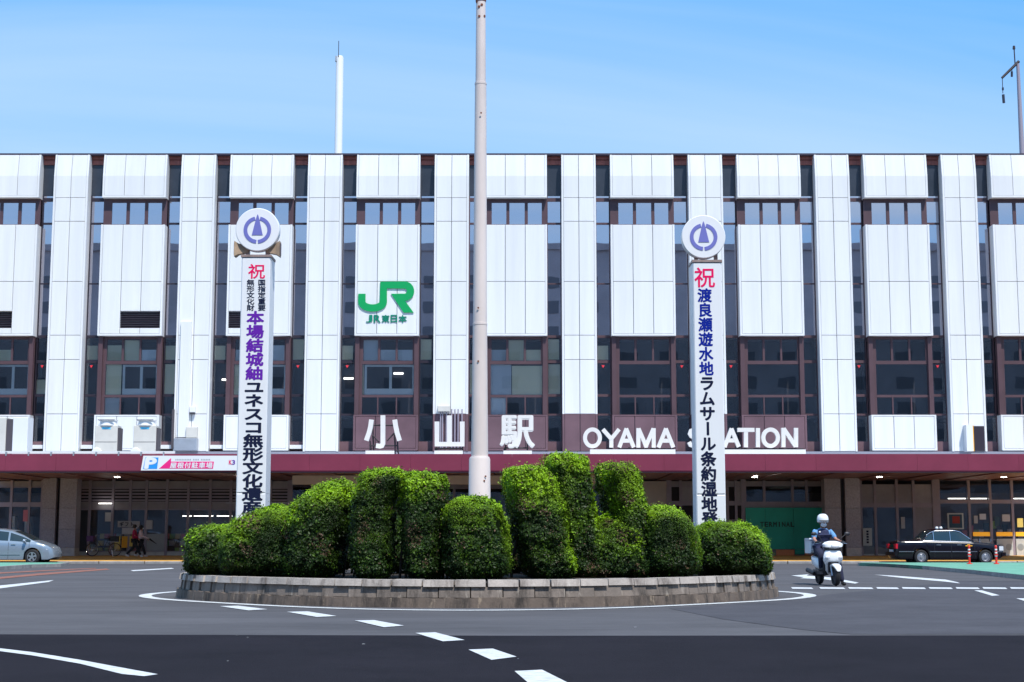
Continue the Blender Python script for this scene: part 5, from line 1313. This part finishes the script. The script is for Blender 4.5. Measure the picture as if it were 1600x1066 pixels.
def walker(px, Y, label, top, trous, sleeve, hgt=1.60, stride=.34, armf=.35, bag=False, skirt=False):
    x = (px-800)/FPX*Y; k = hgt/1.65
    t = thing('person', label, 'person', (x, Y, .10+.115*(Y-66.2)/11.9), math.pi/2)      # local -y forward becomes +x
    def q(p): return tuple(c*k for c in p)
    LG = {-1: [((-.085, 0, .84), .078), ((-.08, -.16, .48), .055), ((-.075, -stride*.9, .10), .038)], 1: [((.085, 0, .84), .078), ((.08, .05, .47), .055), ((.075, stride, .14), .038)]}
    AR = {-1: [((-.17, 0, 1.32), .045), ((-.19, -.06, 1.08), .036), ((-.17, -.06-armf*.8, .95), .026)], 1: [((.17, 0, 1.32), .045), ((.19, -.02, 1.08), .036), ((.17, -.02-armf*.6, .90), .026)]}
    J = {'pel': (q((0, 0, .90)), (.12, .10)), 'bel': (q((0, 0, 1.02)), (.11, .09)), 'che': (q((0, 0, 1.22)), (.135, .10)), 'nek': (q((0, -.01, 1.38)), .047), 'h0': (q((0, -.02, 1.46)), .068), 'h1': (q((0, -.02, 1.55)), .078)}
    E = [('pel', 'bel'), ('bel', 'che'), ('che', 'nek'), ('nek', 'h0'), ('h0', 'h1')]
    for s in (-1, 1):
        for nm, chn, root in (('l', LG[s], 'pel'), ('a', AR[s], 'che')):
            pr = root
            for i, (p, r_) in enumerate(chn): kk = f'{nm}{s}{i}'; J[kk] = (q(p), r_); E.append((pr, kk)); pr = kk
    skin('body', 'skin', t, J, E, 'pel')
    J2 = {'pel': (q((0, 0, .82 if top == 'maroon_cloth' else .88)), (.145, .13)), 'bel': (q((0, 0, 1.02)), (.135, .12)), 'che': (q((0, 0, 1.22)), (.155, .125)), 'nek': (q((0, -.005, 1.36)), .062)}; E2 = [('pel', 'bel'), ('bel', 'che'), ('che', 'nek')]
    for s in (-1, 1): 
        p1 = AR[s][1][0]; J2[f'{s}0'] = (q(AR[s][0][0]), .06); J2[f'{s}1'] = (q(p1), .05); E2 += [('che', f'{s}0'), (f'{s}0', f'{s}1')]
    skin('top', top, t, J2, E2, 'bel')
    if sleeve:
        for s in (-1, 1): skin('sleeve', sleeve, t, {'a': (q(AR[s][1][0]), .046), 'b': (q(AR[s][2][0]), .036)}, [('a', 'b')], 'a')
    J3 = {'p': (q((0, 0, .89)), (.135, .12))}; E3 = []
    for s in (-1, 1):
        pr = 'p'
        for i, (p, r_) in enumerate(LG[s]): kk = f'{s}{i}'; J3[kk] = (q(p), r_+.022); E3.append((pr, kk)); pr = kk
    skin('trousers', trous, t, J3, E3, 'p')
    for s in (-1, 1):
        f = LG[s][2][0]; up = .0 if s < 0 else .05
        skin('shoe', 'shoe_white', t, {'a': (q((f[0], f[1]+.04, .05+up)), .045), 'b': (q((f[0], f[1]-.07, .042+up*.6)), .045), 'c': (q((f[0], f[1]-.15, .035+up*.2)), .032)}, [('a', 'b'), ('b', 'c')], 'a')
        w_ = Vector(q(AR[s][2][0])); hand(t, w_, w_+Vector((0, -.05, -.03)), (0, -1, -.8), (-s, 0, .2), 'skin')
    hc = Vector(q((0, -.02, 1.51))); face(t, hc)
    o = MB().lathe([(.085, -.09), (.098, -.02), (.09, .05), (.055, .095), (.001, .108)], n=20).build('hair', 'hair', t, True); o.location = hc+Vector((0, .022, .03)); o.scale = (1, 1.08, 1)
    o = MB().lathe([(.001, -.04), (.045, -.03), (.05, 0), (.04, .03), (.001, .04)], n=12).build('face_mask', 'mask', t, True); o.location = hc+Vector((0, -.07, -.04))
    if bag:
        h_ = Vector(q(AR[-1][2][0]))+Vector((0, -.10, -.06)); 
        MB().tube(h_+Vector((0, .03, .04)), h_+Vector((0, -.34, -.22)), .045, .012, 10).build('folded_umbrella', 'rubber', t); MB().tube(h_+Vector((0, .03, .04)), h_+Vector((0, .10, .10)), .01).build('umbrella_handle', 'post_white', t)
    return t
walker(225, 75.2, 'person in pinkish top walking right on the far side of the one in maroon', 'pink_cloth', 'trouser_black', 'pink_cloth', 1.56, .30, .45, True)
walker(215, 74.4, 'person in long maroon top and black trousers walking right past the shop', 'maroon_cloth', 'trouser_black', 'maroon_cloth', 1.60, .40, .2)
